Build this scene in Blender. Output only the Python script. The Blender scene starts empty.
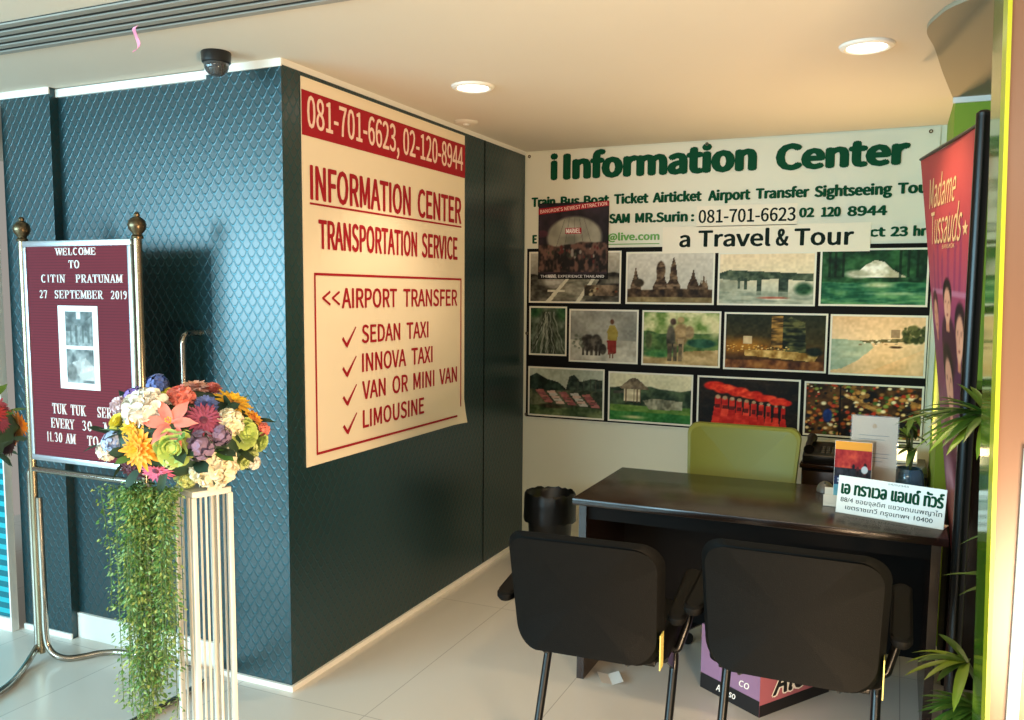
import bpy, bmesh, math, random
import numpy as np
from mathutils import Vector, Matrix

# ------------------------------------------------------------------ camera, world, lights, exposure
SC = bpy.context.scene
COL = SC.collection
PI = math.pi

cd = bpy.data.cameras.new('camera')
cd.sensor_width = 36.0
cd.lens = 860.75 * 36 / 1024
cd.shift_y = 17.27 / 1024
cd.clip_start = 0.02
cam = bpy.data.objects.new('camera', cd)
COL.objects.link(cam)
cam.matrix_world = Matrix(((0.91241, -0.04716, 0.40654, 2.0964),
                           (0.40919, 0.08602, -0.90838, -2.6017),
                           (0.00787, 0.99518, 0.09779, 1.5563),
                           (0, 0, 0, 1)))
SC.camera = cam

SC.view_settings.view_transform = 'Standard'
SC.view_settings.look = 'None'
SC.view_settings.gamma = 1.0
SC.view_settings.use_curve_mapping = False
SC.view_settings.exposure = 0.0

world = bpy.data.worlds.new('lobby_ambience')
SC.world = world
world.use_nodes = True
bgn = world.node_tree.nodes['Background']
bgn.inputs[0].default_value = (1.0, 0.93, 0.84, 1)
bgn.inputs[1].default_value = 0.34


def area_light(name, loc, target, sx, sy, power, color):
    l = bpy.data.lights.new(name, 'AREA')
    l.shape = 'RECTANGLE'
    l.size, l.size_y = sx, sy
    l.energy = power
    l.color = color
    o = bpy.data.objects.new(name, l)
    COL.objects.link(o)
    o.location = loc
    o.rotation_euler = (Vector(target) - Vector(loc)).to_track_quat('-Z', 'Y').to_euler()
    return o


# daylight through the glass shop front, far to the left of the camera
area_light('shopfront_daylight', (-2.7, -4.9, 1.65), (-0.7, 0.0, 1.3), 4.6, 1.7, 500, (0.45, 0.82, 1.0))
# pale fill light added behind the camera to brighten the front of the scene
area_light('front_fill_light', (-0.2, -5.6, 1.7), (0.0, 0.0, 1.0), 3.6, 2.0, 40, (0.80, 0.95, 1.0))
# the lobby's own warm ceiling lighting behind the camera
area_light('lobby_ceiling_light', (2.2, -3.6, 2.36), (2.0, -2.6, 0.0), 2.4, 0.8, 60, (1.0, 0.84, 0.66))
# warm standing lamp of the lobby beyond the right edge
area_light('lobby_lamp', (2.66, -1.80, 0.50), (0.2, 0.8, 1.6), 0.5, 0.5, 85, (1.0, 0.68, 0.40))


def spot(name, loc, power, color, size=150, blend=0.6, radius=0.06):
    l = bpy.data.lights.new(name, 'SPOT')
    l.energy = power
    l.color = color
    l.spot_size = math.radians(size)
    l.spot_blend = blend
    l.shadow_soft_size = radius
    o = bpy.data.objects.new(name, l)
    COL.objects.link(o)
    o.location = loc
    return o


spot('downlight_beam', (0.456, 0.648, 2.36), 26, (1.0, 0.80, 0.55), 105)
spot('downlight_beam', (1.955, 0.633, 2.36), 34, (1.0, 0.72, 0.42), 105)

# ------------------------------------------------------------------ helpers


def lin(c):
    return tuple(((x / 12.92) if x <= 0.04045 else ((x + 0.055) / 1.055) ** 2.4) for x in c)


def hexc(h):
    return tuple(int(h[i:i + 2], 16) / 255 for i in (0, 2, 4))


def mat(name, color, rough=0.5, metal=0.0, var=0.0, bump=0.0, scale=60.0, emit=None, strength=0.0, trans=0.0, coat=0.0, spec=0.5, sheen=0.0):
    """procedural principled material; colour is an sRGB hex string"""
    m = bpy.data.materials.new(name)
    m.use_nodes = True
    nt = m.node_tree
    b = nt.nodes['Principled BSDF']
    c = lin(hexc(color))
    b.inputs['Base Color'].default_value = (*c, 1)
    b.inputs['Roughness'].default_value = rough
    b.inputs['Metallic'].default_value = metal
    b.inputs['Coat Weight'].default_value = coat
    b.inputs['Specular IOR Level'].default_value = spec
    b.inputs['Transmission Weight'].default_value = trans
    if sheen:
        b.inputs['Sheen Weight'].default_value = sheen
    if emit:
        b.inputs['Emission Color'].default_value = (*lin(hexc(emit)), 1)
        b.inputs['Emission Strength'].default_value = strength
    if var or bump:
        tc = nt.nodes.new('ShaderNodeTexCoord')
        n = nt.nodes.new('ShaderNodeTexNoise')
        n.inputs['Scale'].default_value = scale
        n.inputs['Detail'].default_value = 4
        nt.links.new(tc.outputs['Object'], n.inputs['Vector'])
        if var:
            mx = nt.nodes.new('ShaderNodeMix')
            mx.data_type = 'RGBA'
            mx.inputs[6].default_value = (*[max(0, x * (1 - var)) for x in c], 1)
            mx.inputs[7].default_value = (*[min(1, x * (1 + var)) for x in c], 1)
            nt.links.new(n.outputs['Fac'], mx.inputs[0])
            nt.links.new(mx.outputs[2], b.inputs['Base Color'])
        if bump:
            bp = nt.nodes.new('ShaderNodeBump')
            bp.inputs['Strength'].default_value = bump
            bp.inputs['Distance'].default_value = 0.004
            nt.links.new(n.outputs['Fac'], bp.inputs['Height'])
            nt.links.new(bp.outputs['Normal'], b.inputs['Normal'])
    return m


def mth(nt, op, a, b=None, c=None):
    n = nt.nodes.new('ShaderNodeMath')
    n.operation = op
    for i, v in enumerate((a, b, c)):
        if v is None:
            continue
        if isinstance(v, (int, float)):
            n.inputs[i].default_value = v
        else:
            nt.links.new(v, n.inputs[i])
    return n.outputs[0]


def wall_laminate():
    """dark teal laminate with an embossed silver wave pattern"""
    m = bpy.data.materials.new('teal_embossed_laminate')
    m.use_nodes = True
    nt = m.node_tree
    b = nt.nodes['Principled BSDF']
    tc = nt.nodes.new('ShaderNodeTexCoord')
    sp = nt.nodes.new('ShaderNodeSeparateXYZ')
    nt.links.new(tc.outputs['Object'], sp.inputs[0])
    u = mth(nt, 'ADD', sp.outputs[0], sp.outputs[1])
    a = mth(nt, 'DIVIDE', sp.outputs[2], 0.062)

    def scallop(ph):
        return mth(nt, 'MULTIPLY', mth(nt, 'ABSOLUTE', mth(nt, 'SINE', mth(nt, 'MULTIPLY_ADD', u, PI / 0.044, ph))), 0.42)

    def line(x):
        d = mth(nt, 'ABSOLUTE', mth(nt, 'SUBTRACT', mth(nt, 'FRACT', x), 0.5))
        r = nt.nodes.new('ShaderNodeMapRange')
        r.interpolation_type = 'SMOOTHSTEP'
        nt.links.new(d, r.inputs[0])
        r.inputs[1].default_value = 0.04
        r.inputs[2].default_value = 0.11
        r.inputs[3].default_value = 1
        r.inputs[4].default_value = 0
        return r.outputs[0]
    l1 = line(mth(nt, 'ADD', a, scallop(0.0)))
    l2 = line(mth(nt, 'ADD', mth(nt, 'ADD', a, 0.5), scallop(PI / 2)))
    ln = mth(nt, 'MAXIMUM', l1, l2)
    mx = nt.nodes.new('ShaderNodeMix')
    mx.data_type = 'RGBA'
    mx.inputs[6].default_value = (*lin(hexc('0f2a2e')), 1)
    mx.inputs[7].default_value = (*lin(hexc('21484f')), 1)
    nt.links.new(ln, mx.inputs[0])
    nt.links.new(mx.outputs[2], b.inputs['Base Color'])
    nt.links.new(mth(nt, 'MULTIPLY', ln, 0.55), b.inputs['Metallic'])
    b.inputs['Roughness'].default_value = 0.31
    b.inputs['Specular IOR Level'].default_value = 0.8
    bp = nt.nodes.new('ShaderNodeBump')
    bp.inputs['Strength'].default_value = 0.28
    bp.inputs['Distance'].default_value = 0.0025
    nt.links.new(ln, bp.inputs['Height'])
    nt.links.new(bp.outputs['Normal'], b.inputs['Normal'])
    return m


def floor_tiles():
    m = bpy.data.materials.new('polished_floor_tiles')
    m.use_nodes = True
    nt = m.node_tree
    b = nt.nodes['Principled BSDF']
    tc = nt.nodes.new('ShaderNodeTexCoord')
    mp = nt.nodes.new('ShaderNodeMapping')
    mp.inputs['Location'].default_value = (-0.37, 0.05, 0)
    br = nt.nodes.new('ShaderNodeTexBrick')
    br.offset = 0
    br.inputs['Color1'].default_value = (*lin(hexc('cfcac0')), 1)
    br.inputs['Color2'].default_value = (*lin(hexc('cbc6bb')), 1)
    br.inputs['Mortar'].default_value = (*lin(hexc('a9a59c')), 1)
    br.inputs['Scale'].default_value = 1.0
    br.inputs['Mortar Size'].default_value = 0.002
    br.inputs['Brick Width'].default_value = 0.6
    br.inputs['Row Height'].default_value = 1.2
    nt.links.new(tc.outputs['Object'], mp.inputs[0])
    nt.links.new(mp.outputs[0], br.inputs['Vector'])
    nt.links.new(br.outputs['Color'], b.inputs['Base Color'])
    b.inputs['Roughness'].default_value = 0.22
    return m


def leatherette(name, color, rough=0.45):
    m = mat(name, color, rough, bump=0.25, scale=420, spec=0.12)
    return m


def col_attr_mat():
    m = bpy.data.materials.new('printed_paper')
    m.use_nodes = True
    nt = m.node_tree
    at = nt.nodes.new('ShaderNodeAttribute')
    at.attribute_name = 'print'
    nt.links.new(at.outputs['Color'], nt.nodes['Principled BSDF'].inputs['Base Color'])
    nt.nodes['Principled BSDF'].inputs['Roughness'].default_value = 0.65
    nt.nodes['Principled BSDF'].inputs['Specular IOR Level'].default_value = 0.25
    return m


def stripes_mat(name, c1, c2, period, rough, axis=2, duty=0.5):
    m = bpy.data.materials.new(name)
    m.use_nodes = True
    nt = m.node_tree
    b = nt.nodes['Principled BSDF']
    tc = nt.nodes.new('ShaderNodeTexCoord')
    sp = nt.nodes.new('ShaderNodeSeparateXYZ')
    nt.links.new(tc.outputs['Object'], sp.inputs[0])
    f = mth(nt, 'GREATER_THAN', mth(nt, 'FRACT', mth(nt, 'DIVIDE', sp.outputs[axis], period)), duty)
    mx = nt.nodes.new('ShaderNodeMix')
    mx.data_type = 'RGBA'
    mx.inputs[6].default_value = (*lin(hexc(c1)), 1)
    mx.inputs[7].default_value = (*lin(hexc(c2)), 1)
    nt.links.new(f, mx.inputs[0])
    nt.links.new(mx.outputs[2], b.inputs['Base Color'])
    b.inputs['Roughness'].default_value = rough
    return m


def wood_mat(name, c1, c2, rough, coat=0.3):
    m = bpy.data.materials.new(name)
    m.use_nodes = True
    nt = m.node_tree
    b = nt.nodes['Principled BSDF']
    tc = nt.nodes.new('ShaderNodeTexCoord')
    mp = nt.nodes.new('ShaderNodeMapping')
    mp.inputs['Scale'].default_value = (2, 26, 26)
    n = nt.nodes.new('ShaderNodeTexNoise')
    n.inputs['Scale'].default_value = 2.2
    n.inputs['Detail'].default_value = 6
    nt.links.new(tc.outputs['Object'], mp.inputs[0])
    nt.links.new(mp.outputs[0], n.inputs['Vector'])
    mx = nt.nodes.new('ShaderNodeMix')
    mx.data_type = 'RGBA'
    mx.inputs[6].default_value = (*lin(hexc(c1)), 1)
    mx.inputs[7].default_value = (*lin(hexc(c2)), 1)
    nt.links.new(n.outputs['Fac'], mx.inputs[0])
    nt.links.new(mx.outputs[2], b.inputs['Base Color'])
    b.inputs['Roughness'].default_value = rough
    b.inputs['Coat Weight'].default_value = coat
    b.inputs['Coat Roughness'].default_value = 0.15
    return m


M = {
    'teal': wall_laminate(),
    'floor': floor_tiles(),
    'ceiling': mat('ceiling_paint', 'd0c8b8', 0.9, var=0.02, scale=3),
    'shade_sheet': mat('shaded_ceiling_tone', '9b9078', 0.9, var=0.02, scale=3),  # ceiling colour darkened to carry the shade
    'white_trim': mat('white_trim_paint', 'e6e4dc', 0.5, var=0.02),
    'cream_wall': mat('cream_wall_paint', 'd6d6c0', 0.8, var=0.03, scale=4),
    'green_wall': mat('lime_green_wall_paint', '7f9a26', 0.7, var=0.03, scale=5),
    'alu': mat('brushed_aluminium', 'c9cdd2', 0.35, 0.9, var=0.05),
    'chrome': mat('polished_chrome', 'a8a196', 0.14, 1.0, var=0.02),
    'brass': mat('aged_brass', 'a3957a', 0.25, 1.0, var=0.12, scale=30),
    'bronze': mat('dark_bronze', '6a5a44', 0.3, 0.9, var=0.1),
    'black_plastic': mat('black_plastic', '101010', 0.35, var=0.1),
    'black_metal': mat('black_painted_metal', '0d0d0c', 0.3, 0.3, var=0.1),
    'dark': mat('dark_slot', '1c1d1a', 0.8, var=0.1),
    'bar': mat('grey_slot_bar', '8d8c84', 0.6, var=0.03),
    'leather': leatherette('black_leatherette', '080807', 0.62),
    'lime': mat('lime_vinyl', '6c7019', 0.5, bump=0.1, scale=300),
    'wenge': wood_mat('dark_wenge_veneer', '1c110c', '2a1910', 0.24, 0.15),
    'carcass': mat('dark_board', '080605', 0.7, var=0.15, spec=0.15),
    'brown_board': mat('brown_board', '4a2f1c', 0.5, var=0.1),
    'cream_poster': mat('cream_poster_paper', 'f1e2c6', 0.45, var=0.01, scale=5),
    'red_print': mat('red_print', 'a01424', 0.6, var=0.03, spec=0.25),
    'pink_print': mat('pale_pink_print', 'f4d3c2', 0.45, var=0.02),
    'vinyl': mat('white_vinyl_sheet', 'dcd8c2', 0.5, var=0.03, scale=4, bump=0.1),
    'black_print': mat('black_print', '0b0a08', 0.7, var=0.1, spec=0.15),
    'green_print': mat('dark_green_print', '07452b', 0.7, var=0.05, spec=0.12),
    'dark_print': mat('dark_grey_print', '0e1e18', 0.7, var=0.05, spec=0.12),
    'live_green': mat('bright_green_print', '5f9a34', 0.45, var=0.04),
    'photo_border': mat('photo_border_print', 'e2ddc8', 0.45, var=0.02),
    'patch': mat('pasted_paper_strip', 'e6dcc4', 0.5, var=0.02),
    'print': col_attr_mat(),
    'felt': stripes_mat('maroon_letter_board', '661322', '4e0d19', 0.011, 0.9, 2, 0.78),
    'letter': mat('white_plastic_letter', 'ece4e0', 0.4, var=0.02),
    'gold_print': mat('gold_print', 'd9b27a', 0.4, var=0.05),
    'paper': mat('white_paper', 'efece6', 0.6, var=0.01),
    'paper_warm': mat('ivory_paper', 'e8d6bd', 0.6, var=0.02),
    'clear': mat('clear_acrylic', 'f4f6f6', 0.04, trans=0.95),
    'white_acrylic': mat('white_acrylic', 'd9d3c3', 0.25, var=0.01),
    'white_paint': mat('white_painted_metal', 'efe9dc', 0.35, var=0.02),
    'green_glass': mat('green_tinted_acrylic', '44690f', 0.1, var=0.1, scale=3),
    'yellow_edge': mat('yellow_green_edge_strip', 'a8ad1c', 0.35, var=0.03),
    'peach': mat('peach_laminate', '735440', 0.3, var=0.06, scale=2.5),
    'cyan_glass': stripes_mat('cyan_striped_glass', '0b6470', '22a3ae', 0.05, 0.12, 2, 0.55),
    'yellow_tag': mat('yellow_tag', 'd8c86a', 0.5, var=0.15, scale=40),
    'ribbon': mat('pink_ribbon', 'e58aa6', 0.4, var=0.08),
    'lamp_glass': mat('lamp_diffuser', 'ffffff', 0.4, emit='fff3da', strength=9.0),
    'strip_glow': mat('added_strip_diffuser', 'fff2d0', 0.4, emit='ffe9b4', strength=1.6),
    'lilac_card': mat('lilac_card', '8d6d8e', 0.55, var=0.08, scale=12),
    'pink_card': mat('pink_card', 'a8616f', 0.55, var=0.06, scale=12),
    'black_card': mat('black_card', '121013', 0.5, var=0.1),
    'bag': mat('black_bin_liner', '070707', 0.4, bump=0.6, scale=25),
    'soil': mat('dark_soil', '241a12', 0.9, var=0.3, bump=0.8, scale=120),
    'pot': mat('dark_glazed_pot', '1d2320', 0.25, var=0.15),
    'blue_glass': mat('blue_glass', '7fb0d0', 0.06, trans=0.7, var=0.1, scale=8),
    'palm': mat('palm_leaf', '4a6a22', 0.4, var=0.35, scale=9),
    'palm_light': mat('young_palm_leaf', '86a02e', 0.4, var=0.2, scale=9),
    'cane': mat('palm_cane', '4f5a2a', 0.6, var=0.25),
    'grey_plastic': mat('grey_plastic', '55524c', 0.4, var=0.05),
    'foliage': mat('dark_foliage', '27402a', 0.6, var=0.35, scale=40),
    'vine_a': mat('vine_leaf_green', '55803a', 0.5, var=0.3, scale=30),
    'vine_b': mat('vine_leaf_pale', '93ab62', 0.5, var=0.25, scale=30),
    'vine_stem': mat('vine_stem', '4f6b35', 0.6, var=0.2),
}


def tint(name, c, var=0.14):
    k = 'petal_' + name
    if k not in M:
        M[k] = mat(name + '_petal', c, 0.6, var=var, scale=45, sheen=0.2)
    return M[k]


def tag(o, label=None, cat=None, group=None, kind=None):
    if label:
        o['label'] = label
    if cat:
        o['category'] = cat
    if group:
        o['group'] = group
    if kind:
        o['kind'] = kind
    return o


def thing(name, label, cat, loc=(0, 0, 0), rot=0.0, group=None):
    o = bpy.data.objects.new(name, None)
    o.empty_display_size = 0.05
    COL.objects.link(o)
    o.location = loc
    o.rotation_euler = (0, 0, rot)
    return tag(o, label, cat, group)


def root_of(o):
    while o.parent:
        o = o.parent
    return o


def part(name, bm, m, parent=None, world=False, smooth=True, mats=None):
    """link a bmesh as ONE mesh object; world=True means its coordinates are world ones"""
    if world and parent is not None:
        bmesh.ops.transform(bm, matrix=root_of(parent).matrix_basis.inverted(), verts=bm.verts)
    me = bpy.data.meshes.new(name)
    if not any(len(f.verts) for f in bm.faces) and len(bm.verts) == 0:
        print('EMPTY', name)
    bm.normal_update()
    bm.to_mesh(me)
    bm.free()
    if smooth:
        me.polygons.foreach_set('use_smooth', [True] * len(me.polygons))
        try:
            me.set_sharp_from_angle(angle=math.radians(38))
        except Exception:
            pass
    for x in (mats or [m]):
        me.materials.append(x)
    o = bpy.data.objects.new(name, me)
    COL.objects.link(o)
    if parent is not None:
        o.parent = parent
    return o


def struct(name, bm, m, parent=None, smooth=False):
    o = part(name, bm, m, parent, smooth=smooth)
    if parent is None:
        o['kind'] = 'structure'
    return o


def BM():
    return bmesh.new()


def box(bm, x0, x1, y0, y1, z0, z1, bev=0.0, seg=2):
    r = bmesh.ops.create_cube(bm, size=1)
    vs = r['verts']
    for v in vs:
        v.co = Vector(((x0 + x1) / 2 + v.co.x * (x1 - x0), (y0 + y1) / 2 + v.co.y * (y1 - y0), (z0 + z1) / 2 + v.co.z * (z1 - z0)))
    if bev:
        es = list({e for v in vs for e in v.link_edges})
        bmesh.ops.bevel(bm, geom=es, offset=bev, segments=seg, affect='EDGES', profile=0.5)
    return bm


def nbox(*a, **k):
    return box(BM(), *a, **k)


def xf(bm, mtx, n0=0):
    bm.verts.ensure_lookup_table()
    for v in bm.verts[n0:]:
        v.co = mtx @ v.co
    return bm


def smooth_path(pts, k=6, closed=False):
    P = [Vector(p) for p in pts]
    n = len(P)
    out = []
    rng = range(n if closed else n - 1)
    for i in rng:
        if closed:
            p0, p1, p2, p3 = P[(i - 1) % n], P[i], P[(i + 1) % n], P[(i + 2) % n]
        else:
            p0, p1, p2, p3 = P[max(i - 1, 0)], P[i], P[i + 1], P[min(i + 2, n - 1)]
        for j in range(k):
            t = j / k
            out.append(0.5 * ((2 * p1) + (p2 - p0) * t + (2 * p0 - 5 * p1 + 4 * p2 - p3) * t * t + (3 * p1 - p0 - 3 * p2 + p3) * t ** 3))
    if not closed:
        out.append(P[-1])
    return out


def fillet(pts, r, k=6):
    """polyline with rounded corners"""
    P = [Vector(p) for p in pts]
    out = [P[0]]
    for i in range(1, len(P) - 1):
        a, b, c = P[i - 1], P[i], P[i + 1]
        d1, d2 = (a - b), (c - b)
        rr = min(r, d1.length * 0.49, d2.length * 0.49)
        s, e = b + d1.normalized() * rr, b + d2.normalized() * rr
        for j in range(k + 1):
            t = j / k
            out.append((1 - t) ** 2 * s + 2 * t * (1 - t) * b + t * t * e)
    out.append(P[-1])
    return out


def tube(bm, pts, r, n=10, closed=False, flat=1.0):
    P = [Vector(p) for p in pts]
    m = len(P)
    rad = r if callable(r) else (lambda t: r)
    rings = []
    up = None
    for i in range(m):
        if closed:
            t = (P[(i + 1) % m] - P[i - 1]).normalized()
        else:
            t = (P[min(i + 1, m - 1)] - P[max(i - 1, 0)]).normalized()
        if up is None:
            up = t.orthogonal().normalized()
        up = (up - t * up.dot(t))
        up = up.normalized() if up.length > 1e-6 else t.orthogonal().normalized()
        s = t.cross(up)
        R = rad(i / max(1, m - 1))
        rings.append([bm.verts.new(P[i] + (up * math.cos(a) + s * math.sin(a) * flat) * R) for a in [2 * PI * k / n for k in range(n)]])
    for i in range(m if closed else m - 1):
        A, B = rings[i], rings[(i + 1) % m]
        for k in range(n):
            bm.faces.new((A[k], A[(k + 1) % n], B[(k + 1) % n], B[k]))
    if not closed:
        bm.faces.new(rings[0][::-1])
        bm.faces.new(rings[-1])
    return bm


def lathe(bm, prof, n=24, c=(0, 0, 0)):
    """prof: (radius, z) pairs; axis Z"""
    rings = []
    for (r, z) in prof:
        if r < 1e-6:
            rings.append([bm.verts.new((c[0], c[1], c[2] + z))])
        else:
            rings.append([bm.verts.new((c[0] + r * math.cos(2 * PI * k / n), c[1] + r * math.sin(2 * PI * k / n), c[2] + z)) for k in range(n)])
    for A, B in zip(rings, rings[1:]):
        if len(A) == 1 and len(B) == 1:
            continue
        for k in range(n):
            k2 = (k + 1) % n
            if len(A) == 1:
                bm.faces.new((A[0], B[k2], B[k]))
            elif len(B) == 1:
                bm.faces.new((A[k], A[k2], B[0]))
            else:
                bm.faces.new((A[k], A[k2], B[k2], B[k]))
    bmesh.ops.recalc_face_normals(bm, faces=bm.faces)
    return bm


def rrect(w, h, r, n=6):
    """rounded rectangle outline centred on the origin"""
    pts = []
    for (cx, cy, a0) in ((w / 2 - r, h / 2 - r, 0), (-w / 2 + r, h / 2 - r, PI / 2), (-w / 2 + r, -h / 2 + r, PI), (w / 2 - r, -h / 2 + r, 1.5 * PI)):
        for k in range(n + 1):
            a = a0 + PI / 2 * k / n
            pts.append((cx + r * math.cos(a), cy + r * math.sin(a)))
    return pts


def pad(bm, outline, prof, warp=None, core=(0.93, 0.84, 0.72, 0.58, 0.44, 0.30, 0.16, 0.05)):
    """cushion: outline in (a, b), swept through prof = [(scale inset, depth)]; returns verts as (a, depth, b)"""
    rings = []
    W = max(abs(p[0]) for p in outline)
    H = max(abs(p[1]) for p in outline)

    def ring(ins, d):
        sx, sy = (W - ins) / W, (H - ins) / H
        return [bm.verts.new((p[0] * sx, d, p[1] * sy)) for p in outline]
    d0, i0 = prof[0][1], prof[0][0]
    seq = []
    for s in reversed(core):
        seq.append([bm.verts.new((p[0] * s, d0, p[1] * s)) for p in outline])
    for (i, d) in prof:
        seq.append(ring(i, d))
    d1 = prof[-1][1]
    for s in core:
        seq.append([bm.verts.new((p[0] * s, d1, p[1] * s)) for p in outline])
    n = len(outline)
    for A, B in zip(seq, seq[1:]):
        for k in range(n):
            bm.faces.new((A[k], A[(k + 1) % n], B[(k + 1) % n], B[k]))
    bm.faces.new(seq[0][::-1])
    bm.faces.new(seq[-1])
    if warp:
        for v in bm.verts:
            v.co = warp(v.co)
    bmesh.ops.recalc_face_normals(bm, faces=bm.faces)
    return bm


def frame3(o, u, v):
    o, u, v = Vector(o), Vector(u).normalized(), Vector(v).normalized()
    n = u.cross(v)
    return Matrix(((u.x, v.x, n.x, o.x), (u.y, v.y, n.y, o.y), (u.z, v.z, n.z, o.z), (0, 0, 0, 1)))


def flat_rect(bm, F, a0, b0, a1, b1, h=0.0, t=0.0):
    """rectangle a0..a1 x b0..b1 in frame F, lifted by h, optional thickness t"""
    n0 = len(bm.verts)
    if t:
        box(bm, a0, a1, b0, b1, h, h + t)
        xf(bm, F, n0)
    else:
        vs = [bm.verts.new(F @ Vector(p)) for p in ((a0, b0, h), (a1, b0, h), (a1, b1, h), (a0, b1, h))]
        bm.faces.new(vs)
    return bm


def outline_rect(bm, F, a0, b0, a1, b1, w, h, t=0.0):
    for r in ((a0, b0, a1, b0 + w), (a0, b1 - w, a1, b1), (a0, b0 + w, a0 + w, b1 - w), (a1 - w, b0 + w, a1, b1 - w)):
        flat_rect(bm, F, *r, h=h, t=t)
    return bm


_txt = {}
_raw = {}
try:
    import os
    SANS = bpy.data.fonts.load(os.path.join(bpy.utils.system_resource('DATAFILES'), 'fonts', 'Noto Sans CJK Regular.woff2'))
except Exception:
    SANS = None


def text_geo(s, bold=0.0, shear=0.0):
    key = (s, shear)
    if key in _txt:
        return _txt[key]
    c = bpy.data.curves.new('lettering', 'FONT')
    c.body = s
    c.size = 1
    if SANS and max(map(ord, s)) < 0x0E00:
        c.font = SANS
    c.shear = shear
    c.resolution_u = 3
    o = bpy.data.objects.new('lettering', c)
    COL.objects.link(o)
    dg = bpy.context.evaluated_depsgraph_get()
    dg.update()
    me = bpy.data.meshes.new_from_object(o.evaluated_get(dg))
    vs = np.array([v.co[:2] for v in me.vertices])
    fs = [tuple(p.vertices) for p in me.polygons]
    bpy.data.objects.remove(o)
    bpy.data.meshes.remove(me)
    bpy.data.curves.remove(c)
    mn, mx = vs.min(0), vs.max(0)
    _raw[key] = (mn[1], mx[1])
    _txt[key] = ((vs - mn) / (mx - mn), fs)
    return _txt[key]


def text(bm, F, s, a0, b0, a1, b1, h, bold=0.0, shear=0.0, t=0.0):
    """lettering whose ink fills the rectangle a0..a1 x b0..b1 of frame F"""
    vs, fs = text_geo(s, bold, shear)
    q = bold * (b1 - b0)
    a0, a1, b0, b1 = a0 + q, a1 - q, b0 + q * .6, b1 - q * .6
    newf = []
    # heavier weights are the same outlines laid over each other with a slight spread
    shifts = [(0, 0)] if not bold else [(0, 0)] + [(g * q * math.cos(k * PI / 4), g * q * .6 * math.sin(k * PI / 4)) for g in ((0.5, 1.0) if bold > 0.05 else (1.0,)) for k in range(8)]
    for k, (dx, dy) in enumerate(shifts):
        V = [bm.verts.new(F @ Vector((a0 + dx + x * (a1 - a0), b0 + dy + y * (b1 - b0), h + t + k * 0.00003))) for x, y in vs]
        for f in fs:
            try:
                newf.append(bm.faces.new([V[i] for i in f]))
            except ValueError:
                pass
    n = (F.to_3x3() @ Vector((0, 0, 1))).normalized()
    for f in newf:
        f.normal_update()
        if f.normal.dot(n) < 0:
            f.normal_flip()
    return bm


def words(bm, F, ws, base, cap, h, bold=0.0):
    """several words (string, a0, a1) on one baseline with one cap height"""
    text_geo('H')
    ch = _raw[('H', 0.0)][1]
    for (s, a0, a1) in ws:
        text_geo(s)
        lo, hi = _raw[(s, 0.0)]
        text(bm, F, s, a0, base + lo / ch * cap, a1, base + hi / ch * cap, h, bold * ch / (hi - lo))
    return bm


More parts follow.
